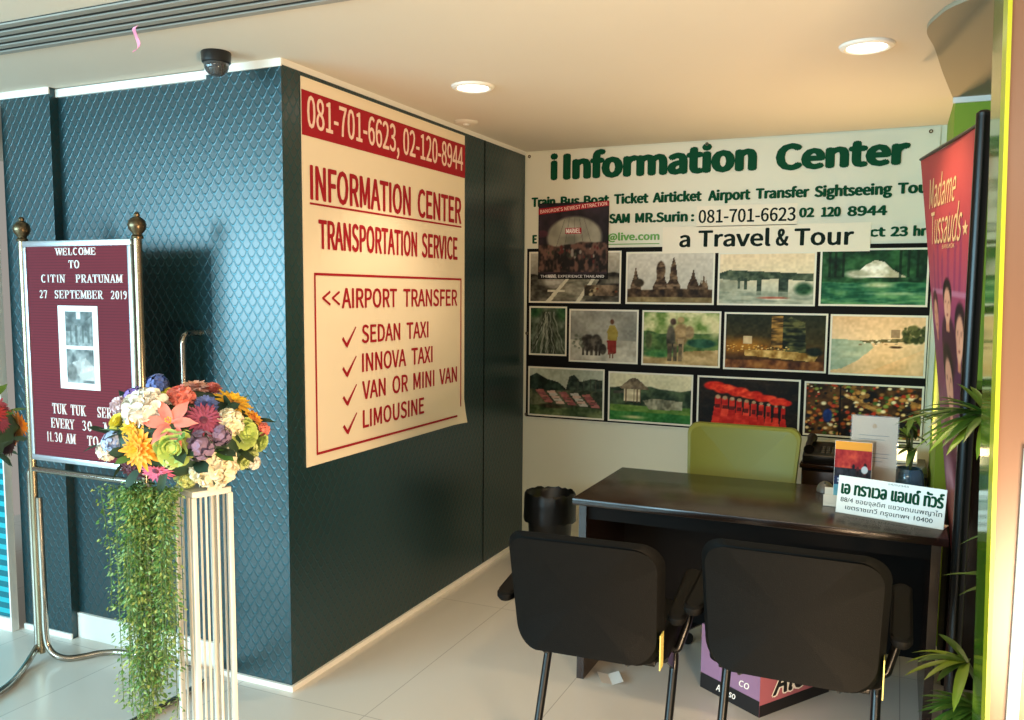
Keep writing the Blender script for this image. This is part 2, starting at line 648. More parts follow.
# ---- stroke lettering with slab serifs for the letter board
SERIF = {
    'W': ([(.0, 1, .25, 0, .15), (.25, 0, .5, .9, .08), (.5, .9, .75, 0, .15), (.75, 0, 1, 1, .08)], [(0, 1), (.5, 1), (1, 1)]),
    'E': ([(.18, 0, .18, 1, .2), (.1, .97, .85, .97, .08), (.1, .03, .85, .03, .08), (.2, .5, .65, .5, .08), (.85, .72, .85, 1, .07), (.85, 0, .85, .28, .07), (.65, .38, .65, .62, .07)], [(.15, 0), (.15, 1)]),
    'L': ([(.22, 0, .22, 1, .2), (.1, .03, .85, .03, .08), (.85, 0, .85, .35, .08)], [(.2, 0), (.2, 1)]),
    'C': ('arc', .5, .5, .4, .47, 50, 310),
    'O': ('arc', .5, .5, .4, .47, 0, 360),
    '0': ('arc', .5, .5, .32, .47, 0, 360),
    'M': ([(.12, 0, .12, 1, .09), (.15, 1, .5, .1, .17), (.5, .1, .85, 1, .08), (.87, 0, .87, 1, .18)], [(.12, 0), (.87, 0), (.08, 1), (.92, 1)]),
    'T': ([(.5, 0, .5, 1, .2), (.06, .96, .94, .96, .09), (.06, .7, .06, 1, .08), (.94, .7, .94, 1, .08)], [(.5, 0)]),
    'I': ([(.5, 0, .5, 1, .26)], [(.5, 0), (.5, 1)]),
    'N': ([(.14, 0, .14, 1, .09), (.14, 1, .86, 0, .18), (.86, 0, .86, 1, .09)], [(.14, 0), (.1, 1), (.86, 1)]),
    'P': ([(.22, 0, .22, 1, .2), (.2, .97, .6, .97, .08), (.2, .47, .6, .47, .08), (.6, .97, .82, .84, .12), (.82, .86, .82, .6, .17), (.82, .6, .6, .47, .12)], [(.22, 0), (.18, 1)]),
    'R': ([(.2, 0, .2, 1, .2), (.2, .97, .58, .97, .08), (.2, .5, .58, .5, .08), (.58, .97, .8, .85, .12), (.8, .87, .8, .62, .17), (.8, .62, .58, .5, .12), (.5, .5, .85, 0, .17)], [(.2, 0), (.16, 1), (.9, 0)]),
    'A': ([(.1, 0, .5, 1, .08), (.5, 1, .9, 0, .19), (.25, .35, .75, .35, .08)], [(.1, 0), (.9, 0)]),
    'U': ([(.18, .25, .18, 1, .19), (.82, .25, .82, 1, .09), (.18, .28, .34, .04, .15), (.34, .05, .66, .05, .1), (.66, .04, .82, .28, .1)], [(.18, 1), (.82, 1)]),
    '2': ([(.16, .75, .3, .95, .1), (.3, .95, .65, .95, .1), (.65, .95, .8, .75, .16), (.8, .75, .7, .5, .17), (.7, .5, .15, .08, .12), (.12, .06, .85, .06, .13), (.85, .05, .85, .25, .08)], []),
    '7': ([(.12, .94, .88, .94, .13), (.12, .72, .12, 1, .08), (.88, .95, .45, 0, .16)], []),
    'S': ([(.8, .78, .62, .96, .1), (.62, .96, .35, .96, .09), (.35, .96, .18, .78, .14), (.18, .76, .3, .58, .16), (.3, .58, .7, .42, .17), (.7, .42, .82, .24, .16), (.82, .24, .65, .04, .14), (.65, .04, .38, .04, .09), (.38, .04, .2, .22, .1), (.82, .72, .82, 1, .07), (.17, 0, .17, .28, .07)], []),
    'B': ([(.2, 0, .2, 1, .2), (.2, .97, .6, .97, .08), (.2, .52, .62, .52, .08), (.2, .03, .62, .03, .08), (.6, .97, .78, .85, .12), (.78, .86, .78, .65, .16), (.78, .65, .6, .52, .12), (.62, .52, .84, .4, .12), (.84, .4, .84, .16, .17), (.84, .16, .62, .03, .12)], [(.16, 0), (.16, 1)]),
    '1': ([(.55, 0, .55, 1, .22), (.3, .8, .55, .97, .1)], [(.55, 0)]),
    '9': ([(.5, .96, .25, .84, .12), (.22, .85, .22, .62, .16), (.25, .6, .5, .48, .1), (.5, .48, .74, .62, .1), (.5, .96, .76, .82, .12), (.78, .84, .74, .3, .17), (.74, .3, .5, .05, .13), (.5, .05, .22, .12, .1)], []),
    '3': ([(.16, .8, .35, .96, .1), (.35, .96, .62, .96, .1), (.62, .96, .76, .76, .15), (.76, .74, .5, .54, .12), (.5, .54, .8, .36, .12), (.8, .36, .76, .14, .16), (.76, .14, .5, .04, .11), (.5, .04, .18, .14, .1)], []),
    'K': ([(.2, 0, .2, 1, .2), (.25, .42, .8, 1, .08), (.42, .6, .84, 0, .17)], [(.2, 0), (.2, 1), (.82, 1), (.88, 0)]),
    'V': ([(.1, 1, .5, 0, .18), (.5, 0, .9, 1, .08)], [(.1, 1), (.9, 1)]),
    'Y': ([(.1, 1, .5, .48, .18), (.9, 1, .5, .48, .08), (.5, 0, .5, .5, .2)], [(.5, 0), (.1, 1), (.9, 1)]),
    '.': ([(.3, .0, .3, .16, .2)], []),
}


def serif_word(bm, F, s, a0, b0, a1, b1, h, t, gap=0.16):
    wid = {'W': 1.25, 'M': 1.2, 'I': .55, '1': .6, '.': .4, 'L': .9}
    tot = sum(wid.get(c, 1.0) for c in s) + gap * (len(s) - 1)
    k = (a1 - a0) / tot
    H = b1 - b0
    x = a0

    def stroke(p, q, w, cw):
        d = Vector((q[0] - p[0], q[1] - p[1]))
        n = Vector((-d.y, d.x)).normalized() * w / 2
        vs = []
        for (px, py), sg in ((p, 1), (q, 1), (q, -1), (p, -1)):
            vs.append((px + n.x * sg, py + n.y * sg))
        top = [bm.verts.new(F @ Vector((*v, h + t))) for v in vs]
        bot = [bm.verts.new(F @ Vector((*v, h))) for v in vs]
        bm.faces.new(top[::-1])
        for i in range(4):
            bm.faces.new((top[i], top[(i + 1) % 4], bot[(i + 1) % 4], bot[i]))
    for c in s:
        cw = wid.get(c, 1.0) * k
        g = SERIF.get(c)
        if g:
            P = lambda u, v: (x + u * cw, b0 + v * H)
            if g[0] == 'arc':
                _, cx, cy, rx, ry, A0, A1 = g
                n = 18
                for i in range(n):
                    a, b = math.radians(A0 + (A1 - A0) * i / n), math.radians(A0 + (A1 - A0) * (i + 1) / n)
                    w = (0.07 + 0.13 * abs(math.cos((a + b) / 2))) * cw
                    stroke(P(cx + rx * math.cos(a), cy + ry * math.sin(a)), P(cx + rx * math.cos(b), cy + ry * math.sin(b)), w, cw)
            else:
                for (x0, y0, x1, y1, w) in g[0]:
                    stroke(P(x0, y0), P(x1, y1), w * cw, cw)
                for (u, v) in g[1]:
                    vv = 0.035 if v == 0 else 0.965
                    stroke(P(u - .2, vv), P(u + .2, vv), 0.07 * H, cw)
        x += cw + gap * k
    bmesh.ops.recalc_face_normals(bm, faces=bm.faces)
    return bm


# ---- printed pictures: a small canvas painted in code, stored as vertex colours of a fine grid
class Pic:
    def __init__(s, w, h, bg='808080', seed=1):
        s.w, s.h = w, h
        s.X, s.Y = np.meshgrid(np.linspace(0, 1, w), np.linspace(0, 1, h))
        s.img = np.zeros((h, w, 3)) + np.array(hexc(bg))
        s.r = np.random.RandomState(seed)

    def noise(s, fx, fy, octv=3):
        out = np.zeros((s.h, s.w))
        a, tot = 1.0, 0
        for o in range(octv):
            nx, ny = max(2, int(fx * 2 ** o)), max(2, int(fy * 2 ** o))
            g = s.r.rand(ny + 1, nx + 1)
            x, y = s.X * nx * 0.999, s.Y * ny * 0.999
            i, j = x.astype(int), y.astype(int)
            u, v = x - i, y - j
            u, v = u * u * (3 - 2 * u), v * v * (3 - 2 * v)
            out += a * ((g[j, i] * (1 - u) + g[j, i + 1] * u) * (1 - v) + (g[j + 1, i] * (1 - u) + g[j + 1, i + 1] * u) * v)
            tot += a
            a *= 0.55
        return out / tot

    def mix(s, m, c):
        c = np.array(hexc(c)) if isinstance(c, str) else c
        m = np.clip(m, 0, 1)[..., None]
        s.img = s.img * (1 - m) + c * m

    def grad(s, stops):
        ys = [a for a, _ in stops]
        cs = np.array([hexc(c) for _, c in stops])
        for k in range(3):
            s.img[..., k] = np.interp(s.Y, ys, cs[:, k])

    def mottled(s, m, c1, c2, fx, fy, octv=3, con=2.2):
        n = np.clip((s.noise(fx, fy, octv) - .5) * con + .5, 0, 1)[..., None]
        s.mix(m, np.array(hexc(c1)) * (1 - n) + np.array(hexc(c2)) * n)

    def ell(s, cx, cy, rx, ry, soft=.15):
        d = np.sqrt(((s.X - cx) / rx) ** 2 + ((s.Y - cy) / ry) ** 2)
        return np.clip((1 - d) / soft, 0, 1)

    def rect(s, x0, y0, x1, y1):
        return ((s.X >= x0) & (s.X <= x1) & (s.Y >= y0) & (s.Y <= y1)) * 1.0

    def poly(s, pts):
        ins = np.zeros((s.h, s.w), bool)
        n = len(pts)
        for i in range(n):
            (x0, y0), (x1, y1) = pts[i], pts[(i + 1) % n]
            if y0 == y1:
                continue
            c = ((s.Y < y0) != (s.Y < y1)) & (s.X < (x1 - x0) * (s.Y - y0) / (y1 - y0) + x0)
            ins ^= c
        return ins * 1.0

    def below(s, y, amp=0, fx=4):
        n = s.noise(fx, 1, 3)[0:1] if amp else 0.5
        return np.clip(((y + amp * 2 * (n - .5)) - s.Y) / .02, 0, 1)

    def spots(s, n, area, size, cols, asp=1.0):
        for k in range(n):
            x, y = s.r.uniform(area[0], area[2]), s.r.uniform(area[1], area[3])
            z = s.r.uniform(*size)
            s.mix(s.ell(x, y, z, z * asp, .5), cols[s.r.randint(len(cols))])


def print_grid(name, pic, fn, parent, m=None):
    """a grid of points fn(u, v) coloured by the picture (world coordinates)"""
    h, w = pic.h, pic.w
    inv = root_of(parent).matrix_basis.inverted()
    vs = [inv @ Vector(fn(i / (w - 1), j / (h - 1))) for j in range(h) for i in range(w)]
    fs = [(j * w + i, j * w + i + 1, (j + 1) * w + i + 1, (j + 1) * w + i) for j in range(h - 1) for i in range(w - 1)]
    me = bpy.data.meshes.new(name)
    me.from_pydata(vs, [], fs)
    c = np.clip(pic.img, 0, 1)
    c = np.where(c <= .04045, c / 12.92, ((c + .055) / 1.055) ** 2.4).reshape(-1, 3)
    at = me.color_attributes.new('print', 'FLOAT_COLOR', 'POINT')
    at.data.foreach_set('color', np.concatenate([c, np.ones((len(c), 1))], 1).astype(np.float32).ravel())
    me.polygons.foreach_set('use_smooth', [True] * len(fs))
    me.materials.append(m or M['print'])
    o = bpy.data.objects.new(name, me)
    COL.objects.link(o)
    o.parent = parent
    return o


# ------------------------------------------------------------------ the room
H = 2.4
D = 2.254
struct('floor', nbox(-3.4, 4.2, -4.6, 2.5, -0.06, 0.0), M['floor'])
struct('ceiling', nbox(-3.4, 4.2, -4.6, 2.5, H, H + 0.06), M['ceiling'])
struct('wall_side', nbox(-0.355, 0.0, 0.0, D, 0.0, H), M['teal'])
bm = BM()
box(bm, -1.51, -1.205, -0.01, 0.30, 0.0, H)
struct('wall_left', bm, M['teal'])
struct('wall_back', nbox(-0.355, 2.6, D, D + 0.12, 0.0, H), M['cream_wall'])
struct('wall_right', nbox(2.272, 4.0, 1.56, D, 0.0, H), M['green_wall'])
# trims
bm = BM()
box(bm, -0.357, 0.004, -0.006, 0.0, H - 0.028, H)
box(bm, 0.0, 0.006, 0.0, D - 0.002, H - 0.022, H)
struct('trim_1', bm, M['white_trim'])
struct('trim_2', nbox(-1.512, -1.203, -0.016, -0.01, H - 0.028, H), M['white_trim'])
struct('trim_3', nbox(-1.205, -0.355, 0.018, 0.03, H - 0.036, H - 0.004), M['white_trim'])
struct('trim_4', nbox(2.262, 4.0, 1.548, 1.56, H - 0.035, H), M['white_trim'])
struct('baseboard_left', nbox(-1.512, -1.203, -0.018, -0.01, 0.0, 0.024), M['white_trim'])
bm = BM()
box(bm, -0.357, 0.012, -0.012, 0.0, 0.0, 0.022)
box(bm, 0.0, 0.012, 0.0, D - 0.004, 0.0, 0.022)
struct('baseboard_side', bm, M['white_trim'])
# the seam strip on the long teal wall and the steel corner angle
bm = BM()
box(bm, 0.0, 0.0025, 1.693, 1.699, 0.03, H - 0.022)
struct('trim_5', bm, M['carcass'])
bm = BM()
box(bm, -0.012, 0.001, -0.0015, 0.0, 0.022, H - 0.028)
struct('trim_6', bm, M['teal'])
# thin curved sheet whose darker colour stands in for the ceiling shade at right
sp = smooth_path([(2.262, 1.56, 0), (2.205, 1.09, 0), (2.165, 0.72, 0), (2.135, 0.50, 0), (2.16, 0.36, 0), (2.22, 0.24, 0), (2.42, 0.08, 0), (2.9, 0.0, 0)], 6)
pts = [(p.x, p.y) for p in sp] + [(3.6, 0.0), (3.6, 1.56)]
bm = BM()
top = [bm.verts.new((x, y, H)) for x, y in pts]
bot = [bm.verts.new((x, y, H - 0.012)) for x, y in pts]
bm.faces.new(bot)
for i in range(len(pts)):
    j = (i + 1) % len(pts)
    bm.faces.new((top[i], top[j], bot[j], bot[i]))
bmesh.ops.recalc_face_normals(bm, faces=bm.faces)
struct('ceiling_shade_sheet', bm, M['shade_sheet'])

# recessed door with its long pull handle and white kick board
dr = struct('door_1', nbox(-1.205, -0.355, 0.03, 0.09, 0.0, H), M['teal'])
dr['kind'] = 'structure'
struct('kick_board', nbox(-1.203, -0.357, 0.018, 0.03, 0.0, 0.113), M['white_trim'], dr)
bm = BM()
tube(bm, fillet([(-0.452, 0.03, 1.388), (-0.452, -0.062, 1.388), (-0.452, -0.062, 0.93), (-0.452, 0.03, 0.93)], 0.045), 0.0125, 12)
part('pull_handle', bm, M['chrome'], dr)
# striped glass leaf at the far left
gl = struct('window_1', nbox(-2.9, -1.53, -0.06, -0.05, 0.06, 2.3), M['cyan_glass'])
bm = BM()
box(bm, -1.53, -1.522, -0.07, -0.035, 0.0, 2.34)
box(bm, -2.9, -1.53, -0.07, -0.035, 0.0, 0.06)
box(bm, -2.9, -1.53, -0.07, -0.035, 2.3, 2.34)
part('window_frame', bm, M['white_trim'], gl, smooth=False)

# pillar at the right edge of the picture (green side, yellow edge strip, peach face)
bm = BM()


def slab_quad(bm, pts, z0, z1, lean):
    """vertical prism over a plan polygon, leaning by lean (dx per m of height above 0.66)"""
    lo = [bm.verts.new((x - lean * (0 - 0.66) * -1 if False else x + lean * (0.66 - z0), y, z0)) for x, y in pts]
    hi = [bm.verts.new((x + lean * (0.66 - z1), y, z1)) for x, y in pts]
    bm.faces.new(lo[::-1])
    bm.faces.new(hi)
    n = len(pts)
    for i in range(n):
        bm.faces.new((lo[i], lo[(i + 1) % n], hi[(i + 1) % n], hi[i]))
    bmesh.ops.recalc_face_normals(bm, faces=bm.faces)
    return bm


LEAN = 0.0271
slab_quad(bm, [(2.311, -0.6), (2.85, -0.6), (2.85, -0.52), (2.311, -0.52)], 0, H, LEAN)
pl = struct('pillar', bm, M['peach'])
bm = slab_quad(BM(), [(2.303, -0.606), (2.311, -0.606), (2.311, -0.52), (2.303, -0.52)], 0, H, LEAN)
struct('edge_strip', bm, M['yellow_edge'], pl)
bm = slab_quad(BM(), [(2.303, -0.52), (2.85, -0.52), (2.85, -0.30), (2.303, -0.30)], 0, H, LEAN)
struct('side_panel', bm, M['green_glass'], pl)
bm = nbox(2.341, 2.362, -0.616, -0.6, 0, 1.25)
struct('white_edge_moulding', bm, M['white_trim'], pl)

# ------------------------------------------------------------------ ceiling fittings
t = thing('slot_diffuser', 'long grey air slot diffuser with four dark grooves in the ceiling', 'air diffuser', (0, -0.565, H))
part('backing', nbox(-3.0, 2.22, -0.115, 0.115, -0.004, 0), M['dark'], t, smooth=False)
for k in range(5):
    y = -0.105 + 0.0525 * k
    part('bar', nbox(-3.0, 2.22, y - 0.0145, y + 0.0145, -0.010, -0.004, 0.002), M['bar'], t, smooth=False)

for lab, x, y in (('round recessed downlight nearer the teal wall corner', 0.456, 0.648), ('round recessed downlight above the desk, nearer the lime wall', 1.955, 0.633)):
    t = thing('ceiling_downlight', lab, 'downlight', (x, y, H), group='recessed downlights')
    bm = lathe(BM(), [(0.064, -0.001), (0.066, -0.010), (0.074, -0.013), (0.086, -0.008), (0.09, -0.0005), (0.064, -0.0005)], 36)
    part('trim_ring', bm, M['white_trim'], t)
    bm = lathe(BM(), [(0, -0.004), (0.04, -0.005), (0.064, -0.002), (0.064, -0.001), (0, -0.001)], 36)
    part('diffuser', bm, M['lamp_glass'], t)

t = thing('smoke_detector', 'small flat round detector plate on the ceiling by the poster top', 'detector', (0.09, 1.30, H))
part('plate', lathe(BM(), [(0, -0.012), (0.045, -0.012), (0.058, -0.006), (0.062, 0), (0, 0)], 28), M['ceiling'], t)
part('sensor_ring', lathe(BM(), [(0, -0.017), (0.014, -0.017), (0.018, -0.011), (0, -0.011)], 18), M['white_trim'], t)

t = thing('dome_camera', 'black dome security camera on the ceiling above the teal column', 'camera', (-0.165, -0.15, H))
part('housing', lathe(BM(), [(0, 0), (0.05, 0), (0.052, -0.004), (0.05, -0.036), (0.046, -0.04), (0, -0.04)], 32), M['black_plastic'], t)
bm = lathe(BM(), [(0.043, -0.04)] + [(0.043 * math.cos(a), -0.046 - 0.04 * math.sin(a)) for a in [PI / 2 * k / 8 for k in range(9)]], 32)
part('clear_dome', bm, M['clear'], t)
bm = lathe(BM(), [(0, -0.04), (0.022, -0.04), (0.024, -0.06), (0.017, -0.075), (0, -0.077)], 20)
part('lens_barrel', bm, M['black_metal'], t)

t = thing('ribbon', 'pink ribbon end dangling from the slotted ceiling diffuser', 'ribbon', (-0.16, -0.52, H - 0.014))
bm = BM()
path = smooth_path([(0.01, 0, 0), (0.002, 0, -0.008), (0.010, 0, -0.03), (0.016, 0.004, -0.052), (0.012, 0.004, -0.066), (-0.006, 0.0, -0.076)], 6)
for s, e in zip(path, path[1:]):
    pass
rows = []
for i, p in enumerate(path):
    f = i / (len(path) - 1)
    wv = 0.011 * (1 - f * 0.75) * (0.75 + .25 * math.cos(9 * f))
    rows.append([bm.verts.new((p.x + sx * wv, p.y + sy, p.z + .003 * sx)) for sx, sy in ((-1, 0), (1, 0.002), (1, 0.003), (-1, 0.001))])
for A, B in zip(rows, rows[1:]):
    for k in range(4):
        bm.faces.new((A[k], A[(k + 1) % 4], B[(k + 1) % 4], B[k]))
bm.faces.new(rows[0][::-1])
bm.faces.new(rows[-1])
part('ribbon_tail', bm, M['ribbon'], t)

# ------------------------------------------------------------------ red lettered poster on the long teal wall
FS = frame3((0.0, 0, 0), (0, 1, 0), (0, 0, 1))
t = thing('wall_poster', 'cream poster with red lettering on the long teal wall', 'poster', (0, 0.78, 0.865))
# sheet with a lifting lower right corner
bm = BM()
N = 24
g = [[None] * (N + 1) for _ in range(N + 1)]
for j in range(N + 1):
    for i in range(N + 1):
        a, b = 0.109 + (1.452 - 0.109) * i / N, 0.866 + (2.362 - 0.866) * j / N
        lift = max(0, (i / N - 0.93)) * max(0, 0.07 - j / N) * 4
        g[j][i] = bm.verts.new(FS @ Vector((a, b, 0.004 + lift)))
for j in range(N):
    for i in range(N):
        bm.faces.new((g[j][i], g[j][i + 1], g[j + 1][i + 1], g[j + 1][i]))
geom = bmesh.ops.extrude_face_region(bm, geom=list(bm.faces))
for v in geom['geom']:
    if isinstance(v, bmesh.types.BMVert):
        v.co.x -= 0.003
bmesh.ops.recalc_face_normals(bm, faces=bm.faces)
part('poster_sheet', bm, M['cream_poster'], t, world=True)
bm = flat_rect(BM(), FS, 0.109, 2.146, 1.452, 2.314, 0.0055)
part('red_band', bm, M['red_print'], t, world=True)
for w_ in [('081-701-6623,', 0.141, 0.805), ('02-120-8944', 0.838, 1.428)]:
    part('lettering', words(BM(), FS, [w_], 2.180, 0.118, 0.0062, 0.02), M['pink_print'], t, world=True)
for (ws, b0, cap) in (([('INFORMATION', 0.153, 0.905), ('CENTER', 0.967, 1.412)], 1.908, 0.132), ([('TRANSPORTATION', 0.202, 0.962), ('SERVICE', 1.004, 1.370)], 1.722, 0.114),
                      ([('AIRPORT', 0.352, 0.780), ('TRANSFER', 0.835, 1.368)], 1.487, 0.083), ([('SEDAN', 0.494, 0.807), ('TAXI', 0.863, 1.068)], 1.336, 0.078), ([('INNOVA', 0.494, 0.857), ('TAXI', 0.905, 1.108)], 1.212, 0.080),
                      ([('VAN', 0.493, 0.680), ('OR', 0.736, 0.873), ('MINI', 0.922, 1.126), ('VAN', 1.176, 1.366)], 1.092, 0.080), ([('LIMOUSINE', 0.496, 1.024)], 0.968, 0.078)):
    for w_ in ws:
        part('lettering', words(BM(), FS, [w_], b0, cap, 0.0058, 0.036), M['red_print'], t, world=True)
bm = flat_rect(BM(), FS, 0.150, 1.889, 1.412, 1.897, 0.0058)
part('underline', bm, M['red_print'], t, world=True)
bm = outline_rect(BM(), FS, 0.170, 0.905, 1.414, 1.628, 0.010, 0.0058)
part('box_outline', bm, M['red_print'], t, world=True)


def stroke2(bm, F, p, q, w, h, w2=None):
    d = Vector((q[0] - p[0], q[1] - p[1], 0))
    n = Vector((-d.y, d.x, 0)).normalized()
    w2 = w if w2 is None else w2
    vs = [(Vector((*p, h)) - n * w / 2), (Vector((*q, h)) - n * w2 / 2), (Vector((*q, h)) + n * w2 / 2), (Vector((*p, h)) + n * w / 2)]
    bm.faces.new([bm.verts.new(F @ v) for v in vs])


bm = BM()
for a in (0.222, 0.286):
    stroke2(bm, FS, (a + 0.052, 1.555), (a, 1.527), 0.010, 0.0058)
    stroke2(bm, FS, (a, 1.530), (a + 0.052, 1.502), 0.010, 0.0059)
part('arrow_mark', bm, M['red_print'], t, world=True)
for zc in (1.366, 1.242, 1.121, 1.0):
    bm = BM()
    stroke2(bm, FS, (0.355, zc - 0.002), (0.384, zc - 0.036), 0.014, 0.0058)
    stroke2(bm, FS, (0.381, zc - 0.038), (0.452, zc + 0.042), 0.018, 0.0059, 0.006)
    part('tick_mark', bm, M['red_print'], t, world=True)

# ------------------------------------------------------------------ the big vinyl banner on the back wall
FB = frame3((0, D, 0), (1, 0, 0), (0, 0, 1))
t = thing('wall_banner', 'large vinyl banner with green lettering and photo collage on the back wall', 'banner', (1.13, D, 0.79))
bm = BM()
NX, NZ = 40, 30
vg = [[bm.verts.new((0.012 + 2.232 * i / NX, D - 0.004 - 0.0035 * (0.5 + 0.5 * math.sin(i * 0.9 + j * 0.35)) * (1 if j < NZ else .3), 0.79 + 1.60 * j / NZ)) for i in range(NX + 1)] for j in range(NZ + 1)]
for j in range(NZ):
    for i in range(NX):
        bm.faces.new((vg[j][i], vg[j][i + 1], vg[j + 1][i + 1], vg[j + 1][i]))
part('banner_sheet', bm, M['vinyl'], t, world=True)
bm = BM()
flat_rect(bm, FB, 0.022, 0.797, 2.238, 1.822, 0.0090)
part('collage_backing', bm, M['black_print'], t, world=True)
GP = M['green_print']
for (ws, b0, cap, bold) in (([('i', 0.167, 0.214), ('Information', 0.247, 1.362)], 2.222, 0.150, 0.10), ([('Center', 1.458, 2.112)], 2.215, 0.138, 0.10),
                            ([('Train', 0.047, 0.202), ('Bus', 0.234, 0.354), ('Boat', 0.379, 0.536), ('Ticket', 0.563, 0.769), ('Airticket', 0.792, 1.071), ('Airport', 1.104, 1.334), ('Transfer', 1.36, 1.637), ('Sightseeing', 1.661, 2.037), ('Tour', 2.061, 2.236)], 2.070, 0.056, 0.09),
                            ([('SAM', 0.536, 0.662), ('MR.Surin', 0.692, 0.996), (':', 1.013, 1.032)], 1.960, 0.055, 0.09), ([('02', 1.588, 1.666), ('120', 1.698, 1.797), ('8944', 1.827, 2.019)], 1.965, 0.051, 0.09),
                            ([('Contact', 1.70, 2.016), ('23', 2.038, 2.12), ('hr', 2.143, 2.205)], 1.857, 0.050, 0.09), ([('E', 0.055, 0.086)], 1.852, 0.052, 0.09)):
    for w_ in ws:
        part('lettering', words(BM(), FB, [w_], b0, cap, 0.0095, bold), GP, t, world=True)
bm = text(BM(), FB, '@live.com', 0.53, 1.852, 0.838, 1.908, 0.0095, 0.06)
flat_rect(bm, FB, 0.53, 1.838, 0.838, 1.843, 0.0095)
part('lettering', bm, M['live_green'], t, world=True)
# pasted strips covering older print
part('pasted_strip', flat_rect(BM(), FB, 0.856, 1.784, 1.945, 1.932, 0.0100, 0.0006), M['patch'], t, world=True, smooth=False)
part('pasted_strip', flat_rect(BM(), FB, 1.045, 1.928, 1.580, 2.042, 0.0100, 0.0006), M['patch'], t, world=True, smooth=False)
for w_ in [('a', 0.951, 1.014), ('Travel', 1.058, 1.448), ('&', 1.474, 1.541), ('Tour', 1.569, 1.866)]:
    part('lettering', words(BM(), FB, [w_], 1.818, 0.090, 0.0112, 0.05), M['dark_print'], t, world=True)
part('lettering', text(BM(), FB, '081-701-6623', 1.056, 1.948, 1.572, 2.022, 0.0112, 0.03), M['dark_print'], t, world=True)


def pic_waterfall(p):
    p.mottled(p.X * 0 + 1, '173626', '3f6a44', 7, 5)
    p.mottled(p.poly([(.30, .5), (.42, .72), (.52, .82), (.6, .78), (.7, .62), (.82, .5)]), 'b0ac92', 'f6f1e2', 12, 9)
    p.mottled(p.ell(.36, .56, .16, .1, .5), 'a8a890', 'e2ddcc', 9, 12)
    for x in (.06, .12, .2, .74, .82, .9):
        p.mix(p.rect(x, .5, x + .025, 1) * .6, '10261a')
    p.mottled(p.below(.42, .03), '1f5a44', '6d9a6c', 5, 14)
    p.mottled(p.ell(.55, .36, .2, .07, .8), 'a8b58c', 'd8d8b8', 10, 10)
    p.mottled(p.ell(.72, .2, .4, .04, .8) * .7, '8fae86', 'c3cfa5', 12, 4)


def pic_bridge(p):
    p.grad([(0, 'a9b0a0'), (.35, 'c5c4ae'), (.6, 'dccfb0'), (1, 'e3cfae')])
    p.mottled(p.poly([(0, .62), (.1, .68), (1, .6), (1, .45), (.6, .5), (.25, .45), (0, .5)]), '39493c', '69745f', 16, 10)
    for x, w, y0 in ((.41, .05, .18), (.64, .1, .08), (.2, .03, .3), (.27, .03, .28)):
        p.mottled(p.rect(x, y0, x + w, .52), '2b3a33', '506052', 8, 12)
    p.mottled(p.ell(.1, .38, .2, .22, .6) * .6, '6b7566', '9aa08c', 8, 8)
    p.mottled(p.below(.26, .02) * .7, '7d8a7c', 'bfc0aa', 6, 16)
    p.mottled(p.ell(.9, .3, .12, .16, .5), '254a35', '547a55', 10, 8)
    p.mix(p.ell(.58, .12, .2, .03, .5), 'b06a58')
    p.mix(p.ell(.62, .09, .16, .02, .5), 'd8d4c0')


def pic_ruins(p):
    p.grad([(0, '8a7d66'), (.3, 'b9b6aa'), (1, 'c9c4b8')])
    a, b = '3d2f22', '84705a'
    for (x, w, top) in ((.1, .07, .72), (.4, .1, .86), (.55, .09, .92), (.78, .075, .68), (.9, .055, .56)):
        m = p.poly([(x - w, .15), (x - w * .9, .34), (x - w * .55, .46), (x - w * .35, top - .18), (x - w * .08, top - .02), (x, top), (x + w * .08, top - .02), (x + w * .35, top - .18), (x + w * .55, .46), (x + w * .9, .34), (x + w, .15)])
        p.mottled(m, a, b, 14, 20)
    p.mottled(p.ell(.4, .66, .06, .2, .2), a, b, 14, 20)
    p.mottled(p.ell(.14, .4, .07, .1, .3), '2a241a', '4a4030', 10, 10)
    p.mottled(p.below(.28, .04), '34291e', '6e5a44', 14, 8)
    p.mottled(p.below(.12, .01), '6e6248', '9a8a66', 6, 6)


def pic_collage(p):
    p.grad([(0, '6a665a'), (.5, '8a867a'), (1, 'b4ae9e')])
    p.mottled(p.below(.62, .1), '2c2a24', '7c776a', 8, 7)
    p.mottled(p.ell(.28, .45, .14, .25, .3), '7e7a70', 'b4b0a4', 8, 10)
    p.mottled(p.poly([(.2, 0), (.62, 0), (.78, .45), (.4, .45)]), '6d6a5c', 'a49f8e', 9, 9)
    for pts in ([(.18, 0), (.24, 0), (.46, .5), (.42, .5)], [(.52, 0), (.57, 0), (.74, .48), (.70, .48)], [(.2, .2), (.4, .2), (.4, .24), (.2, .24)]):
        p.mix(p.poly(pts), 'c9c4b0')
    p.mottled(p.rect(.62, .12, 1, .34), '40382c', '93806a', 12, 6)
    p.spots(10, (.65, .1, 1, .35), (.015, .03), ['7a4a34', 'b0a080', '3a342a'], 1.5)
    p.grad_top = 0


def pic_roots(p):
    p.mottled(p.X * 0 + 1, '3c4838', '7a8272', 5, 5)
    for k in range(46):
        x = p.r.uniform(-.1, 1.1)
        x1 = .5 + (x - .5) * p.r.uniform(.1, .5)
        c = p.X - (x1 + (x - x1) * (1 - p.Y) ** 1.3 + .02 * np.sin(p.Y * 20 + k))
        p.mix(np.clip(1 - abs(c) / .018, 0, 1) * (p.Y < .92), ['a2a596', '767a6c', '4a5044', '2f352c'][k % 4])
    p.mottled(p.ell(.1, .95, .3, .2, .5) + p.ell(.95, .92, .25, .25, .5), '24452c', '4a6b45', 8, 6)


